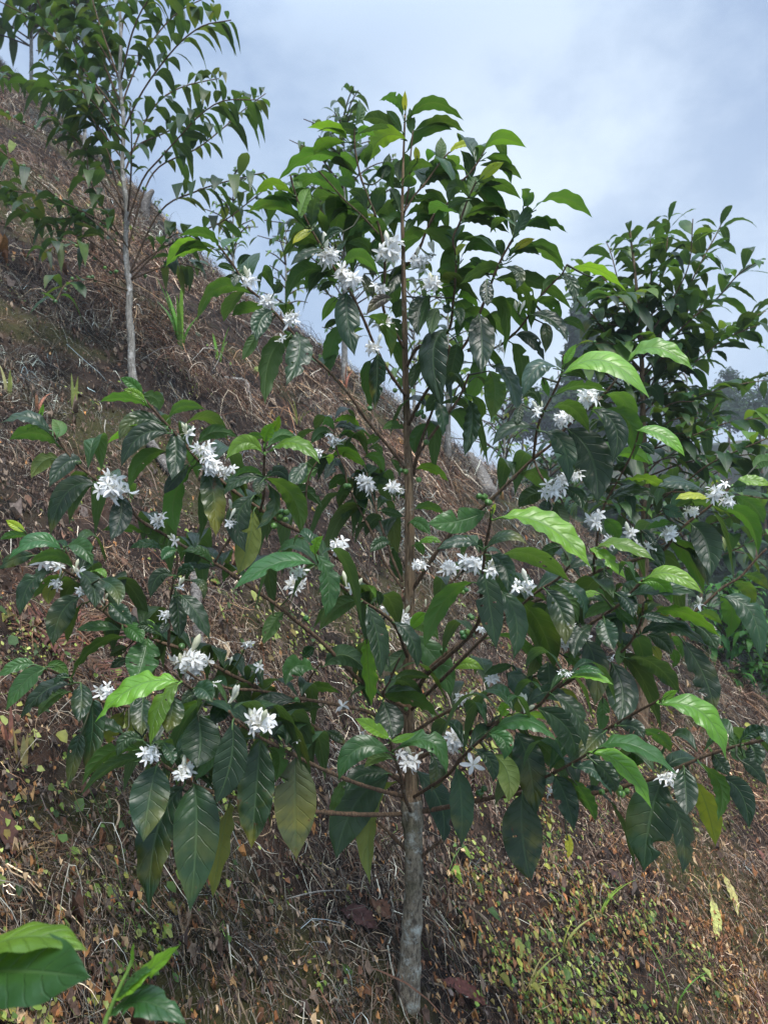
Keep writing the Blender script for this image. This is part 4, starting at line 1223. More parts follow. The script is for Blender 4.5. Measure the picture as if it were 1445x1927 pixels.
LT = '''0 .5|240,520 300,470 413,420 465,383 497,358
-.25 .5|240,525 300,400 370,360 440,338 497,325
.2 .45|238,480 268,370 300,314 370,280 425,237 455,210 500,176
-.2 .5|236,430 268,340 300,300 345,250 375,218 420,190 486,188
.3 .3|234,300 265,270 300,255 340,235 385,205
.2 .4|233,330 268,240 300,190 340,165 375,155 412,148
-.3 .35|230,250 270,170 330,90 380,50 435,38
.25 .3|228,200 260,120 300,60 340,20 395,-8
-.2 .25|228,150 250,60 280,0 335,-45
.2 .25|226,90 240,20 300,-30 370,-50
-.3 .3|230,250 170,150 100,70 50,30 -5,0
.3 .25|230,200 180,90 120,10 75,-35
.4 .35|233,350 180,240 150,200 110,150 88,125
.2 .88|236,400 190,340 150,300 100,262 -10,205
-.2 .75|238,450 180,410 120,380 60,330 -10,275
.3 .4|243,530 180,460 110,430 50,400 -8,360
-.3 .5|243,540 200,500 160,470 120,455 85,475
-.5 .55|244,548 200,532 160,524 125,535 105,570
.2 .4|240,440 215,330 180,230 160,180 148,138
-.3 .35|241,400 247,330 248,260 245,195
.2 .5|244,528 290,508 340,496 378,508
-.2 .3|243,470 200,400 170,340 165,300
.1 .3|228,160 200,80 180,20 165,-40
-.3 .3|232,270 190,210 150,170 95,175
.3 .3|238,500 190,440 140,410 90,420
-.1 .3|243,530 290,480 330,440 372,452
.4 .35|240,480 170,410 100,375 30,360 -10,362
-.2 .2|230,220 150,120 90,40 60,-30
.3 .2|229,150 170,60 120,10 60,-10
.5 .2|232,300 160,210 90,170 30,150 -10,140
.2 .25|235,380 180,300 130,250 95,215'''
root = thing('coffee_tree', 'tall thin coffee tree with pale trunk, upslope left of the blossoming tree', 'tree', P(251, 735, 3.75))
G0 = G(251, 730); YL = G0[1]
root.location = [float(a) for a in G0]; root['_o'] = [float(a) for a in G0]
lim = [(float(l.split('|')[0].split()[0]), float(l.split('|')[0].split()[1]), px(l.split('|')[1])) for l in LT.splitlines()]
TL = [(.018, .048, .018), (.022, .058, .019), (.030, .080, .019), (.015, .040, .016), (.05, .085, .02)]
draw_tree(root, [(255, 748, 8.5), (248, 690, 7), (248, 640, 6.6), (243, 590, 6), (244, 540, 5.6), (237, 470, 4.8), (239, 390, 4.2), (231, 320, 3.8), (233, 230, 3.5), (226, 150, 3.2), (228, 70, 2.9), (222, -60, 2.4)], YL, lim, .125, TL, (M_PALEBARK, M_TWIG, M_LEAFS), .047, (.05, .85), 6, .38)

RT = '''0 .12|1205,660 1198,560 1190,470 1180,425
.2 .2|1212,640 1235,560 1252,480 1258,405
-.2 .25|1215,640 1260,570 1295,500 1303,412
.1 .3|1218,660 1275,580 1315,500 1345,445 1358,418
-.3 .35|1218,690 1290,610 1350,560 1390,515 1430,490
.2 .35|1217,720 1310,650 1390,610 1440,585
-.2 .35|1216,750 1290,695 1360,640 1425,612
.1 .3|1205,700 1165,650 1140,595 1110,540 1092,490
-.2 .3|1204,720 1160,660 1120,600 1082,560 1070,520
.3 .3|1206,680 1180,600 1165,540 1150,480 1140,455
-.3 .35|1206,760 1160,720 1120,690 1080,680
.2 .3|1213,800 1290,760 1360,730 1440,715
-.3 .4|1213,850 1290,825 1370,795 1450,785
.2 .3|1212,880 1270,850 1320,800 1350,760
-.2 .4|1211,900 1290,870 1370,860 1450,850
-.5 .8|1211,960 1280,915 1340,870 1450,822
.1 .4|1210,930 1160,880 1120,850 1085,830
.3 .45|1210,980 1290,940 1370,930 1450,940
-.4 .7|1209,1075 1290,1068 1370,1040 1450,1000
-.2 .6|1209,1040 1280,1010 1340,985 1400,960
.2 .4|1209,1010 1160,960 1120,940 1090,950
.1 .25|1203,620 1220,560 1225,500 1222,440
-.1 .3|1205,650 1180,580 1150,540 1130,520
.2 .25|1210,700 1260,640 1300,600 1330,560
.2 .3|1208,760 1240,700 1275,670 1290,640'''
G1 = G(1207, 1385); YR = G1[1]
root = thing('coffee_tree', 'dense dark leaved coffee tree with grey trunk, standing right of the blossoming tree', 'tree', G1)
lim = [(float(l.split('|')[0].split()[0]), float(l.split('|')[0].split()[1]) * .7, px(l.split('|')[1])) for l in RT.splitlines()]
TR = [(.017, .048, .016), (.019, .055, .017), (.026, .075, .017), (.038, .10, .02), (.016, .042, .015), (.018, .05, .016), (.07, .14, .022)]
for k in range(26):
    yy = 600 + k * 16 + R.uniform(-6, 6); sg = 1 if k % 2 else -1; ln = R.uniform(45, 110)
    lim.append((R.uniform(-.35, .1), .3, [(1208, yy), (1208 + sg * ln * .5, yy - ln * .5), (1208 + sg * ln, yy - ln * .55)]))
draw_tree(root, [(1206, 1400, 13), (1208, 1300, 11), (1207, 1180, 9.5), (1212, 1050, 8.5), (1213, 900, 6.5), (1209, 780, 5), (1206, 650, 3.6), (1195, 520, 2.6), (1183, 425, 1.8)], YR, lim, .048 * YR, TR, (M_BARK, M_TWIG, M_LEAFS), .0122 * YR, (.12, .45), 4, .34, 14, 2)

def wild_coffee(px_, py_, top_py, width_px, seed, label, n=26, leaf_px=34, tints=TL, mats=(M_PALEBARK, M_TWIG, M_LEAFS), base=None, gap=.11, cat='tree', lean=0, f_low=.28, trunk_px=5, group=None, name='coffee_tree'):
    g = G(px_, py_) if base is None else base
    Y = g[1]; rr = random.Random(seed); H = (CY - top_py) / F * Y + CAMZ - g[2]; W = width_px / F * Y * .5
    root = thing(name, label, cat, g, group)
    t0 = g - np.array([0, 0, .05]); tpp = [t0, g + np.array([lean * .4 * W, 0, H * .4]), g + np.array([lean * W, rr.uniform(-.1, .1), H])]
    sp, sr = smooth_poly(tpp, [trunk_px / F * Y, trunk_px * .7 / F * Y, .003], .08); mb = MB(); tube(mb, sp, sr, 8, rough=.06); mb.build('trunk', mats[0], root)
    f = MB(); L = leaf_px / F * Y
    for k in range(n):
        u = f_low + (1 - f_low) * (k + rr.random()) / n; i = min(len(sp) - 1, int(u * len(sp))); p0 = sp[i]
        az = rr.uniform(0, 6.28); ext = W * (1.1 - .75 * ((u - f_low) / (1 - f_low)) ** 1.5) * rr.uniform(.6, 1.1)
        d = np.array([math.cos(az), math.sin(az), 0]); rise = ext * rr.uniform(.35, .9)
        pp = [p0, p0 + d * ext * .5 + np.array([0, 0, rise * .6]), p0 + d * ext + np.array([0, 0, rise * .8])]
        s2, r2 = smooth_poly(pp, np.linspace(.006, .003, 3) * (Y / 5), .06); tube(f, s2, r2, 5, (.07, .05, .035, 0), 1)
        shoot_leaves(f, s2, .3, gap * Y / 5, L, tints, (.2, .8), nu=6, nx=1)
    shoot_leaves(f, sp, .75, gap * Y / 5, L * .9, tints, (.1, .5), nu=6, nx=1)
    f.build('crown', [mats[2], M_STRAW], root)
    return root
wild_coffee(648, 722, 222, 310, 3, 'slim coffee tree on the slope directly behind the blossoming tree, pale trunk', 42, 42, gap=.11, trunk_px=6)
TY = [(.05, .12, .03), (.08, .16, .03), (.12, .17, .03), (.03, .08, .025)]
wild_coffee(843, 860, 560, 170, 5, 'yellowish coffee tree with thin white trunk, upslope of the grey log', 24, 40, TY, gap=.13, trunk_px=6)
wild_coffee(60, 185, -190, 300, 6, 'leafy coffee tree on the ridge atop the slope, cut by the left edge', 60, 46, gap=.10, trunk_px=4)
wild_coffee(160, 300, -60, 190, 8, 'coffee tree just behind the tall thin pale trunked one, higher on the slope', 44, 44, gap=.10, trunk_px=4)
wild_coffee(298, 408, 372, 50, 9, 'tiny coffee sapling on the crest beside the weathered stump', 8, 18, gap=.10, trunk_px=2)
gcr = G(420, 560); 
wild_coffee(0, 0, 330, 120, 10, 'young small leaved coffee bush on the crest left of the slim tree', 22, 26, TY, base=np.array([-.20 * 7.6, 7.6, float(gz(-.20 * 7.6, 7.6))]), gap=.10, trunk_px=3)
wild_coffee(0, 0, 420, 120, 12, 'low fine leaved coffee bush on the crest, right of the young one', 20, 24, TY, base=np.array([-.13 * 8.2, 8.2, float(gz(-.13 * 8.2, 8.2))]), gap=.10, trunk_px=3)
wild_coffee(0, 0, 470, 120, 13, 'leafy coffee bush on the crest under the slim tree crown', 20, 24, TL, base=np.array([-.05 * 7.9, 7.9, float(gz(-.05 * 7.9, 7.9))]), gap=.10, trunk_px=3)
wild_coffee(0, 0, 540, 210, 14, 'broad coffee bush on the far side of the crest behind the main stem', 24, 26, TY, base=np.array([.04 * 8.4, 8.4, float(gz(.04 * 8.4, 8.4))]), gap=.11, trunk_px=4)
wild_coffee(0, 0, 740, 200, 15, 'shaded coffee bush beyond the log, lower than its neighbours', 26, 26, TY, base=np.array([.16 * 8.0, 8.0, float(gz(.16 * 8.0, 8.0)) - .1]), gap=.11, trunk_px=4)
wild_coffee(0, 0, 700, 260, 16, 'coffee bush in the hollow past the dense dark tree, yellow green leaves', 30, 30, TY + TR, base=np.array([.40 * 6.2, 6.2, float(gz(.40 * 6.2, 6.2)) - .2]), gap=.11, trunk_px=5)
wild_coffee(0, 0, 660, 240, 17, 'coffee bush at the right edge past the dense dark tree, glossy leaves', 30, 32, TR, base=np.array([.53 * 5.6, 5.6, float(gz(.53 * 5.6, 5.6)) - .2]), gap=.11, trunk_px=5)
wild_coffee(0, 0, 1100, 190, 18, 'bright green bushy shrub just over the edge of the slope, low at the right', 70, 30, [(.05, .17, .035), (.07, .22, .04), (.03, .11, .025)], base=np.array([.455 * 6.0, 6.0, float(gz(.455 * 6.0, 6.0)) - .1]), gap=.06, cat='shrub', name='shrub', f_low=.05)
wild_coffee(0, 0, 1160, 170, 19, 'dark green shrub over the edge of the slope at the right picture edge', 60, 30, [(.03, .10, .025), (.05, .15, .03)], base=np.array([.53 * 6.0, 6.0, float(gz(.53 * 6.0, 6.0)) - .1]), gap=.06, cat='shrub', name='shrub', f_low=.05)
wild_coffee(0, 0, 870, 240, 20, 'dark shrub in the hollow between the log and the grey trunk', 34, 30, [(.016, .05, .02), (.025, .075, .022)], base=np.array([.22 * 9.0, 9.0, float(gz(.22 * 9, 9.0)) + .2]), gap=.10, cat='shrub', name='shrub', f_low=.05)

# ------------------------------------------------------------------ hazy trees beyond the valley
def far_tree(x, y, H, W, label, kind, seed):
    rr = np.random.default_rng(seed); z = float(far_z(np.array(x), np.array(y))); root = thing('conifer_tree' if kind == 'c' else 'broadleaf_tree', label, 'tree', (x, y, z), 'hazy trees on the slope beyond the valley')
    mb = MB(); sp, sr = smooth_poly([np.array([x, y, z - .3]), np.array([x + .02 * H, y, z + H * .5]), np.array([x, y, z + H * .97])], [H * .018, H * .012, .02], .5); tube(mb, sp, sr, 7); mb.build('trunk', M_TWIG, root)
    n = 2600; f = MB()
    if kind == 'c':
        nb = 60; bz = rr.random(nb) ** .8; az = rr.random(nb) * 6.283; k = rr.integers(0, nb, n); t = rr.random(n) ** .6
        ext = W * .5 * (1.02 - bz[k]) ** .8 * t; pz = z + H * (.22 + .78 * bz[k]) + ext * .35 - t * ext * .25
        pxy = np.stack([x + np.cos(az[k]) * ext, y + np.sin(az[k]) * ext], 1) + rr.normal(0, .05 * W, (n, 2)); C = np.column_stack([pxy, pz + rr.normal(0, .03 * H, n)]); sz = H * .022
    else:
        nc = 26; cc = rr.normal(0, 1, (nc, 3)); cc /= np.linalg.norm(cc, axis=1)[:, None]; cc *= (rr.random(nc) ** .4)[:, None]; cc[:, 2] = np.abs(cc[:, 2]) * .9 - .2
        k = rr.integers(0, nc, n); C = cc[k] * np.array([W * .42, W * .42, H * .38]) + rr.normal(0, 1, (n, 3)) * W * .095 + np.array([x, y, z + H * .62]); sz = H * .026
    s = sz * np.exp(rr.normal(0, .3, n)); A = rr.normal(0, 1, (n, 3)); A /= np.linalg.norm(A, axis=1)[:, None]; B = np.cross(A, rr.normal(0, 1, (n, 3))); B /= np.linalg.norm(B, axis=1)[:, None]
    V = np.stack([C - A * s[:, None], C + B * s[:, None] * .45, C + A * s[:, None], C - B * s[:, None] * .45], 1).reshape(-1, 3)
    Q = np.arange(n * 4).reshape(-1, 4); base = np.array([.028, .052, .022]) * rr.uniform(.7, 1.3); c = base * np.exp(rr.normal(0, .3, (n, 1)))
    f.add(V, Q, None, None, np.repeat(np.column_stack([c, np.zeros(n)]), 4, 0)); f.build('crown', M_FAR, root)
for (px_, top, Y, wpx, kind, lab) in [
    (1092, 575, 34, 130, 'c', 'tallest misty conifer, showing between the two nearest coffee crowns'),
    (1135, 640, 38, 110, 'c', 'misty conifer close beside the tallest one'),
    (1050, 690, 40, 120, 'b', 'misty rounded tree left of the two conifers'),
    (1200, 690, 45, 150, 'b', 'misty tree behind the dense dark coffee tree'),
    (1290, 720, 42, 140, 'b', 'misty wide tree right of the dense dark coffee tree'),
    (1370, 700, 46, 130, 'c', 'thin misty conifer near the right edge of the far slope'),
    (1425, 705, 40, 120, 'b', 'misty tree standing against the sky at the right edge'),
    (980, 740, 44, 120, 'b', 'misty tree showing low behind the hanging leaves'),
    (1000, 850, 22, 150, 'b', 'dim dark tree in the valley behind the log'),
    (1120, 830, 24, 170, 'b', 'dim tree in the valley left of the grey trunk'),
    (1260, 830, 22, 170, 'b', 'dim tree in the valley right of the grey trunk'),
    (1350, 850, 24, 150, 'b', 'dim bushy valley tree behind the pale bare twigs'),
    (1430, 820, 20, 150, 'b', 'dim valley tree at the right edge'),
    (1310, 960, 16, 170, 'b', 'shaded valley tree just past the slope edge'),
    (1420, 980, 15, 160, 'b', 'shaded valley tree behind the bright shrub'),
    (1040, 940, 17, 150, 'b', 'shaded valley tree past the end of the log')]:
    x = (px_ - CX) / F * Y; z0 = float(far_z(np.array(x), np.array(float(Y)))); zt = CAMZ + (CY - top) / F * Y
    far_tree(x, Y, max(1.5, zt - z0), wpx / F * Y, lab, kind, int(px_))
# ------------------------------------------------------------------ things lying or growing on the slope
def loose_leaf(name, label, cat, p0, p1, width, tint, mat, lift=.02, curl=.35, spot=.3, wave=.12, rollup=.2, face=None):
    a = G(*p0); b = G(*p1)
    a = a + np.array([0, 0, lift]); b = b + np.array([0, 0, lift]); n_ = gnormal(a[0], a[1]); n_ = nrm(n_ + np.array([0, -.6, .2]) * (face or 0)); m = (a + b) / 2 + n_ * .008
    t = nrm(b - a); C0 = nrm(np.cross(n_, t)); root = thing(name, label, cat, a)
    mb = MB(); leaf(mb, a, m, b, width * .5, C0, tint, spot, nu=20, nx=3, fold=.35 + rollup, curl=curl, wave=wave); mb.build('blade', mat, root)
    mb = MB(); tube(mb, smooth_poly([a - t * .012 + n_ * .004, a, a + t * .01], [.0008, .001, .0008], .005)[0], .001, 5, (tint[0] * .8, tint[1] * .7, tint[2] * .7, 0)); mb.build('stalk', M_DRY, root)
loose_leaf('fallen_leaf', 'pale yellow fallen leaf standing upright on the lower right slope, lower of two', 'leaf', (1338, 1703), (1347, 1785), .045, (.42, .43, .14), M_DRY, .022, face=.45)
loose_leaf('fallen_leaf', 'pale yellow fallen leaf with brown specks, upper of two on the lower right slope', 'leaf', (1357, 1655), (1388, 1742), .042, (.40, .36, .13), M_DRY, .026, face=.45)
loose_leaf('dry_leaf', 'reddish brown dry leaf lying right of the foot of the trunk', 'leaf', (830, 1862), (920, 1915), .045, (.12, .045, .035), M_DRY)
loose_leaf('dry_leaf', 'dark purple brown curled leaf left of the lower trunk', 'leaf', (640, 1735), (712, 1770), .055, (.075, .035, .03), M_DRY)
loose_leaf('dry_leaf', 'rust brown leaf tucked against the lower trunk', 'leaf', (700, 1725), (735, 1745), .05, (.13, .06, .035), M_DRY)
loose_leaf('dry_leaf', 'dark brown rolled leaf at the left edge above the blurred green leaf', 'leaf', (2, 1555), (30, 1650), .032, (.075, .035, .026), M_DRY, .03, face=1)
loose_leaf('dry_leaf', 'bleached tan dry leaf behind the blossoming lower left branch', 'leaf', (418, 1208), (424, 1258), .034, (.40, .30, .19), M_DRY, .015, face=.6)
loose_leaf('dry_leaf', 'dark dry leaf on the slope right of the trunk, in shade', 'leaf', (1140, 1650), (1178, 1690), .05, (.06, .035, .03), M_DRY)
loose_leaf('dry_leaf', 'dull pinkish brown leaf high on the lower right slope', 'leaf', (1418, 1605), (1436, 1630), .05, (.20, .085, .065), M_DRY)
loose_leaf('dry_leaf', 'dark crumpled leaf on the slope below the hanging dark leaves', 'leaf', (1040, 1880), (1075, 1915), .05, (.055, .03, .026), M_DRY)

def grass_tuft(px_, py_, blades, ln, wid, label, cols, spread=.5, cat='grass'):
    g = G(px_, py_); root = thing('grass_tuft', label, cat, g); 
    for k in range(blades):
        az = R.uniform(0, 6.28); l = ln * R.uniform(.6, 1.1); o = np.array([math.cos(az), math.sin(az), 0]); t = np.linspace(0, 1, 9); s_ = spread * R.uniform(.3, 1.2)
        c = g + o * .012 + o[None] * (l * s_ * t ** 1.6)[:, None] + np.array([0, 0, 1.])[None] * (l * (t - .45 * s_ * t ** 2.2))[:, None]
        c[0] -= np.array([0, 0, .02]); S = nrm(np.cross(o, [0, 0, 1.])); a = R.uniform(-1, 1); S = nrm(S * math.cos(a) + o * math.sin(a)); w = wid * np.minimum(1, t * 5 + .35) * (1 - t ** 2.5)
        V = np.stack([c - S * w[:, None] * .5, c + np.array([0, -.1, -.2]) * w[:, None], c + S * w[:, None] * .5], 1).reshape(-1, 3)
        i, j = np.meshgrid(np.arange(8), np.arange(2), indexing='ij'); mb = MB()
        mb.add(V, np.stack([i * 3 + j, i * 3 + j + 1, (i + 1) * 3 + j + 1, (i + 1) * 3 + j], -1).reshape(-1, 4), None, None, (*jit(R.choice(cols)), 0)); mb.build('blade', M_WEED, root)
LIME = [(.14, .30, .04), (.20, .36, .05), (.10, .22, .035)]
STR = [(.30, .34, .09), (.40, .36, .15), (.20, .27, .07)]
grass_tuft(340, 655, 9, .42, .03, 'tall lime green grass tuft on the mossy bank behind the branches', LIME, .5)
grass_tuft(412, 680, 4, .26, .022, 'short green grass tuft on the bank beside the tall one', LIME, .6)
grass_tuft(18, 745, 3, .13, .016, 'short yellowish grass blades at the left edge of the slope', STR, .4)
grass_tuft(140, 770, 3, .17, .016, 'upright grass blades with dry tips under the left tree', STR, .4)
grass_tuft(1055, 1795, 6, .13, .008, 'fine pale grass tuft on the lower slope under the right hand leaves', STR, .9)
grass_tuft(1125, 1735, 4, .16, .007, 'thin arching grass stems on the lower right slope', LIME, 1.1)
grass_tuft(1015, 1620, 4, .14, .009, 'thin grass tuft near the trunk on its right', STR, 1.0)
grass_tuft(1270, 1905, 4, .20, .007, 'long green grass stem at the bottom edge, right side', LIME, 1.2)
grass_tuft(45, 1440, 3, .13, .012, 'yellowed strap leaf on the left slope', [(.42, .33, .13)], .35)
grass_tuft(22, 1410, 3, .12, .010, 'pinkish dry strap leaf at the left edge', [(.34, .17, .11)], .5)
grass_tuft(985, 1885, 5, .15, .007, 'straw coloured grass tuft at the bottom edge', STR, .7)
grass_tuft(650, 735, 4, .30, .02, 'reddish dry grass stalks by the slim pale trunk', [(.40, .12, .07), (.42, .2, .12)], .9)
grass_tuft(560, 800, 5, .18, .012, 'short green grass on the slope above the middle branches', STR, .9)
grass_tuft(70, 775, 3, .16, .014, 'salmon pink dry grass leaves on the left slope', [(.34, .17, .11)], 1.4)

def frond(mb, a, d, L, up):
    t = np.linspace(0, 1, 15); side = nrm(np.cross(d, up)); c = a + d[None] * (L * t)[:, None] + up[None] * (L * (.35 * t - .55 * t ** 2))[:, None] + side[None] * (L * R.uniform(-.2, .2) * t ** 2)[:, None]
    col = jit(R.choice([(.15, .08, .048), (.20, .12, .075), (.10, .052, .036)]), .2)
    tube(mb, c, .0012, 4, (*col, 0), 0, False)
    for i in range(2, 15):
        l = L * .26 * math.sin(min(1, (1.08 - t[i]) * 1.7) * 1.57) * R.uniform(.8, 1.1)
        for sg in (1, -1):
            e = nrm(side * sg + d * .35 + NR.standard_normal(3) * .12); q = np.linspace(0, 1, 6)
            cc = c[i] + e[None] * (l * q)[:, None] + d[None] * (l * .35 * q ** 2)[:, None] + up[None] * (l * (-.2 * q + .5 * q ** 2))[:, None]
            w = np.array([.3, 1, .9, .75, .5, .1]) * L * .020; S = nrm(np.cross(e, up))
            V = np.stack([cc - S * w[:, None], cc + S * w[:, None]], 1).reshape(-1, 3); k = np.arange(5) * 2
            mb.add(V, np.stack([k, k + 1, k + 3, k + 2], -1), None, None, (*jit(col, .15), 0))
def dead_fern(px_, py_, n, L, label, fan):
    g = G(px_, py_); root = thing('dead_fern', label, 'fern', g); up = gnormal(g[0], g[1])
    for k in range(n):
        az = fan[0] + (fan[1] - fan[0]) * (k + R.random()) / n; d = np.array([math.cos(az), -.25, math.sin(az)]); d = nrm(d - up * d.dot(up) * .8)
        mb = MB(); frond(mb, g + up * .02 + NR.standard_normal(3) * .015, d, L * R.uniform(.7, 1.1), up); mb.build('frond', M_DRY, root)
dead_fern(160, 1165, 6, .20, 'withered brown fern with curled fronds under the lower left branches', (-2.9, -.2))
dead_fern(75, 1180, 6, .20, 'withered brown fern at the left edge, left of the larger one', (-3.0, -.3))
dead_fern(150, 1250, 5, .17, 'withered brown fern lowest of three on the left slope', (-2.9, .2))

def log_piece(name, label, cat, pts, rad, mat, sides=10, rough=.10):
    g = pts[0]; root = thing(name, label, cat, g); sp, sr = smooth_poly(pts, rad, .03); mb = MB(); tube(mb, sp, sr, sides, rough=rough); o = mb.build('wood', mat, root)
    return root
M_GREY = bark_material('weathered_wood', (.06, .055, .05), (.24, .22, .20), (.42, .40, .37), .5, (12, 60, 60), .05, .008)
a = G(922, 935); b = G(884, 868)
log_piece('log', 'grey weathered log lying across the slope right of the blossoming stem', 'log', [a + np.array([0, 0, .0]), (a + b) / 2 + np.array([0, 0, .05]), b + np.array([0, 0, .06])], [.07, .06, .03], M_GREY)
a = G(272, 408); log_piece('stump', 'weathered broken stump on the crest beside the left coffee tree', 'stump', [a - np.array([0, 0, .1]), a + np.array([.02, 0, .14]), a + np.array([.08, 0, .25])], [.045, .04, .02], M_GREY)
q = [G(x, y) + np.array([0, 0, .03]) for x, y in ((422, 722), (448, 724), (462, 728), (470, 750), (474, 768))]
log_piece('fallen_branch', 'bleached bent dead branch lying on the bank behind the left flowers', 'branch', q, [.007, .010, .011, .008, .004], M_PALEBARK, 7)
q = [G(x, y) + np.array([0, 0, .02]) for x, y in ((362, 1075), (368, 1120), (372, 1190), (380, 1240))]
log_piece('fallen_branch', 'thick grey fallen branch lying downhill behind the lower left leaves', 'branch', q, [.016, .017, .016, .012], M_GREY, 8)
q = [G(x, y) + np.array([0, 0, .03]) for x, y in ((282, 848), (300, 870), (318, 900))]
log_piece('fallen_branch', 'short grey dead branch behind the upper left leaves', 'branch', q, [.02, .022, .016], M_GREY, 8)
q = [G(x, y) + np.array([0, 0, .02]) for x, y in ((700, 1545), (725, 1575), (760, 1590), (775, 1575))]
q = [G(x, y) + np.array([0, 0, .04]) for x, y in ((100, 1650), (170, 1720), (240, 1800))]
log_piece('dry_stalk', 'long thin reddish dry stalk slanting across the lower left slope', 'stalk', q, [.0016, .002, .0014], M_DRY if False else M_TWIG, 6)
q = [G(x, y) + np.array([0, 0, .03]) for x, y in ((540, 1725), (600, 1705), (650, 1700))]
log_piece('dry_stalk', 'pale curved dry stalk on dark soil left of the trunk', 'stalk', q, [.0016, .002, .0014], M_PALEBARK, 6)
# fallen star flower at the bottom edge
g = G(92, 1916); root = thing('fallen_flower', 'white star flower fallen on the litter at the bottom edge', 'flower', g)
mb = MB(); star(mb, g + np.array([0, 0, .03]), np.array([0, -.5, 1]), .016); mb.build('petals', M_PETAL, root); mb = MB(); tube(mb, [g, g + np.array([0, 0, .03])], .001, 5, (.6, .6, .4, 0)); mb.build('flower_tube', M_PETAL, root)

# ------------------------------------------------------------------ out of focus coffee seedling close to the lens
sd = thing('coffee_seedling', 'blurred bright coffee seedling close to the lens at the bottom left corner', 'seedling', P(170, 2150, .60))
Y0 = .58
mb = MB(); sp, sr = smooth_poly([P(150, 2200, Y0), P(190, 1960, Y0), P(208, 1900, Y0), P(232, 1845, Y0), P(250, 1808, Y0)], [.0022, .002, .0018, .0014, .0008], .01); tube(mb, sp, sr, 8, (.14, .25, .05, 0)); mb.build('stem', M_GREEN, sd)
def sleaf(b, m, t, w, kind, Y, spec='', root=(208, 1900)):
    mb = MB(); B, dr = hero_leaf(mb, b, m, t, w, kind, Y, spec)
    tube(mb, smooth_poly([P(*root, Y0), (P(*root, Y0) + B) / 2, B + dr * .004], [.0012] * 3, .01)[0], .0011, 5, (.14, .25, .05, 0), 1, False); mb.build('leaf', [M_LEAF, M_GREEN], sd)
sleaf((214, 1885), (268, 1838), (340, 1778), 22, 'l', Y0); sleaf((213, 1890), (255, 1840), (300, 1818), 16, 'g', Y0)
sleaf((203, 1915), (270, 1885), (352, 1930), 50, 'g', Y0, 'e'); sleaf((248, 1812), (251, 1795), (252, 1773), 7, 'l', Y0); sleaf((215, 1880), (250, 1862), (288, 1853), 8, 'g', Y0)
nb_ = thing('coffee_seedling', 'large blurred glossy leaf pair of a seedling cut by the left edge, nearest the lens', 'seedling', P(-140, 2150, .5))
mb = MB(); sp, sr = smooth_poly([P(-160, 2250, .5), P(-120, 1980, .5), P(-95, 1830, .5)], [.0022, .002, .0018], .01); tube(mb, sp, sr, 8, (.14, .25, .05, 0)); mb.build('stem', M_GREEN, nb_)
for (b, m, t, w, k) in (((-92, 1830), (40, 1828), (172, 1840), 112, 'g'), ((-92, 1822), (40, 1764), (166, 1790), 46, 'l')):
    mb = MB(); hero_leaf(mb, b, m, t, w, k, .5, ''); tube(mb, [P(-95, 1830, .5), P(*b, .5)], .0012, 5, (.14, .25, .05, 0), 1, False); mb.build('leaf', [M_LEAF, M_GREEN], nb_)

# ------------------------------------------------------------------ air, sky, light, camera
def box(name, lo, hi, mat):
    mb = MB(); V = [(x, y, z) for x in (lo[0], hi[0]) for y in (lo[1], hi[1]) for z in (lo[2], hi[2])]
    mb.add(V, [(0, 1, 3, 2), (4, 6, 7, 5), (0, 4, 5, 1), (2, 3, 7, 6), (0, 2, 6, 4), (1, 5, 7, 3)]); return mb.build(name, mat, smooth=False)
if HAZE:
    m, nt = new_mat('haze_air'); o_ = nt.nodes.new('ShaderNodeOutputMaterial'); pv = nt.nodes.new('ShaderNodeVolumePrincipled')
    pv.inputs['Color'].default_value = (.86, .92, 1, 1); pv.inputs['Density'].default_value = HAZE; pv.inputs['Anisotropy'].default_value = .2
    nt.links.new(pv.outputs[0], o_.inputs['Volume'])
    hz = box('haze', (-700, -30, -95), (800, 1000, 13.5), m); tag(hz, 'thin pale blue mist filling the valley', 'haze', kind='stuff')
w = bpy.data.worlds.new('World'); scene.world = w; w.use_nodes = True; nt = w.node_tree; nt.nodes.clear(); b = NB(nt)
SUN_EL, SUN_AZ = math.radians(62), math.radians(150)
sky = b.n('ShaderNodeTexSky', sky_type='NISHITA'); sky.sun_disc = False; sky.sun_elevation = SUN_EL; sky.sun_rotation = SUN_AZ; sky.air_density = 1.0; sky.dust_density = 2.0; sky.ozone_density = 2.0
tc = b.n('ShaderNodeTexCoord'); sx = b.n('ShaderNodeSeparateXYZ'); b.link(tc.outputs['Generated'], sx.inputs[0])
mp = b.n('ShaderNodeMapping'); mp.inputs['Scale'].default_value = (1, 1, 1.5); mp.inputs['Location'].default_value = (3.1, 1.7, .4); b.link(tc.outputs['Generated'], mp.inputs[0])
n1 = b.noise(mp.outputs[0], 2.1, 5, .5); n2 = b.noise(mp.outputs[0], 5.2, 7, .6)
cl = b.math('ADD', b.math('MULTIPLY', n1, .66), b.math('MULTIPLY', n2, .34))
z = sx.outputs[2]
lowc = b.mix(b.ss(cl, .40, .60), SKY_A, SKY_B)
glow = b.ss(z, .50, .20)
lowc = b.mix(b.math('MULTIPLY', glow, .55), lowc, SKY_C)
lowc = b.mix(1.0, lowc, b.mix(b.ss(z, .50, .95), (1, 1, 1), (4.0, 3.8, 3.5)), 'MULTIPLY')  # extra brightness added toward the unseen zenith, to light the scene below
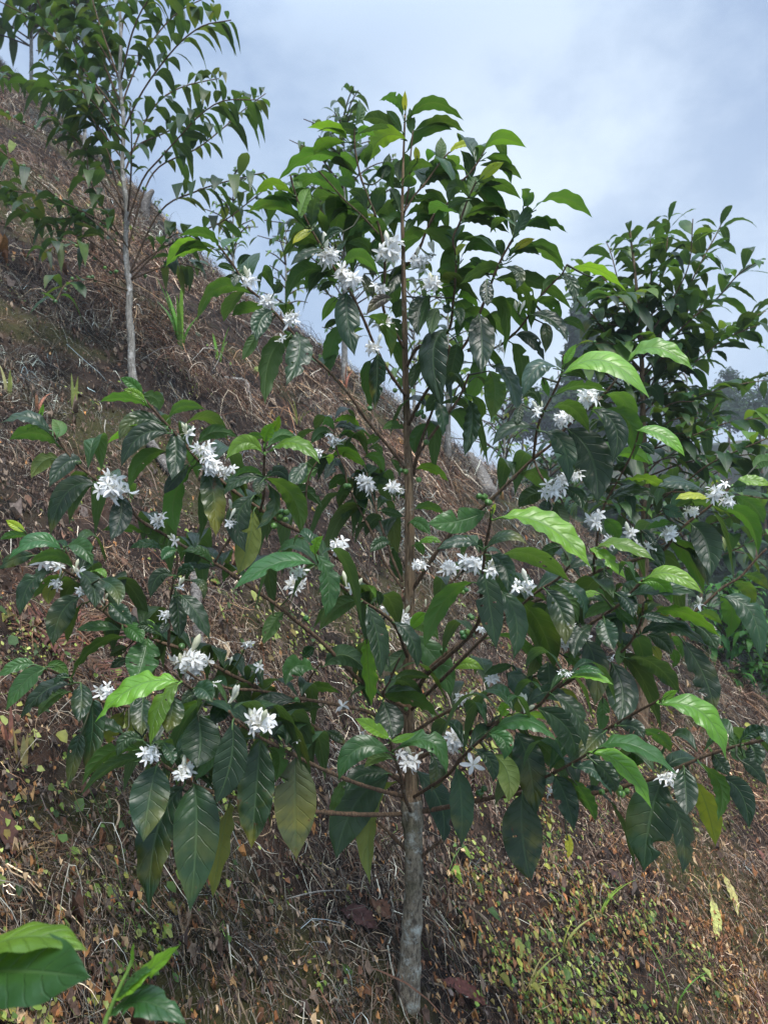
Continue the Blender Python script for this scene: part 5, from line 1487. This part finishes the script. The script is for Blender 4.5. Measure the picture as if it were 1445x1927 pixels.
sk = b.mix(1.0, sky.outputs[0], (SKYK, SKYK, SKYK), 'MULTIPLY')
vd = b.n('ShaderNodeVectorMath', operation='DOT_PRODUCT'); b.link(tc.outputs['Generated'], vd.inputs[0]); vd.inputs[1].default_value = tuple(nrm([.27, 1, .33]))
lowc = b.mix(b.math('MULTIPLY', b.ss(vd.outputs[1], .93, 1.0), b.ss(cl, .36, .60, .25, .75)), lowc, (5.9, 6.7, 7.6))
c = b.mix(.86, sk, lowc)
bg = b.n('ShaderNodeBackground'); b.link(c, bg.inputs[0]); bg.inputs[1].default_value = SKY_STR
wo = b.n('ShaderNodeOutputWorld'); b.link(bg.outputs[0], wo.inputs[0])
sun = bpy.data.lights.new('sun', 'SUN'); sun.energy = SUN_E; sun.angle = math.radians(22); sun.color = (1, .96, .9)
so = bpy.data.objects.new('sun', sun); COL.objects.link(so); so.location = (3, -6, 12)
dv = Vector((math.sin(SUN_AZ) * math.cos(SUN_EL), math.cos(SUN_AZ) * math.cos(SUN_EL), math.sin(SUN_EL))); so.rotation_euler = dv.to_track_quat('Z', 'Y').to_euler()
cam = bpy.data.cameras.new('camera'); co = bpy.data.objects.new('camera', cam); COL.objects.link(co); co.location = (0, 0, CAMZ); co.rotation_euler = (math.pi / 2, 0, 0)
cam.sensor_fit = 'VERTICAL'; cam.sensor_height = 36; cam.lens = 36 * F / 1927; cam.clip_end = 3000; cam.clip_start = .05
cam.dof.use_dof = True; cam.dof.focus_distance = 1.42; cam.dof.aperture_fstop = 11.0
scene.camera = co
vs = scene.view_settings; vs.view_transform = 'Standard'; vs.look = 'None'; vs.gamma = 1; vs.exposure = EXPO
scene.render.engine = 'CYCLES'; cy = scene.cycles; cy.max_bounces = 6; cy.transmission_bounces = 5; cy.diffuse_bounces = 3; cy.glossy_bounces = 2; cy.transparent_max_bounces = 4; cy.volume_bounces = 0; cy.use_denoising = True; cy.denoising_prefilter = 'NONE'
for o in list(bpy.data.objects):
    if '_o' in o: del o['_o']
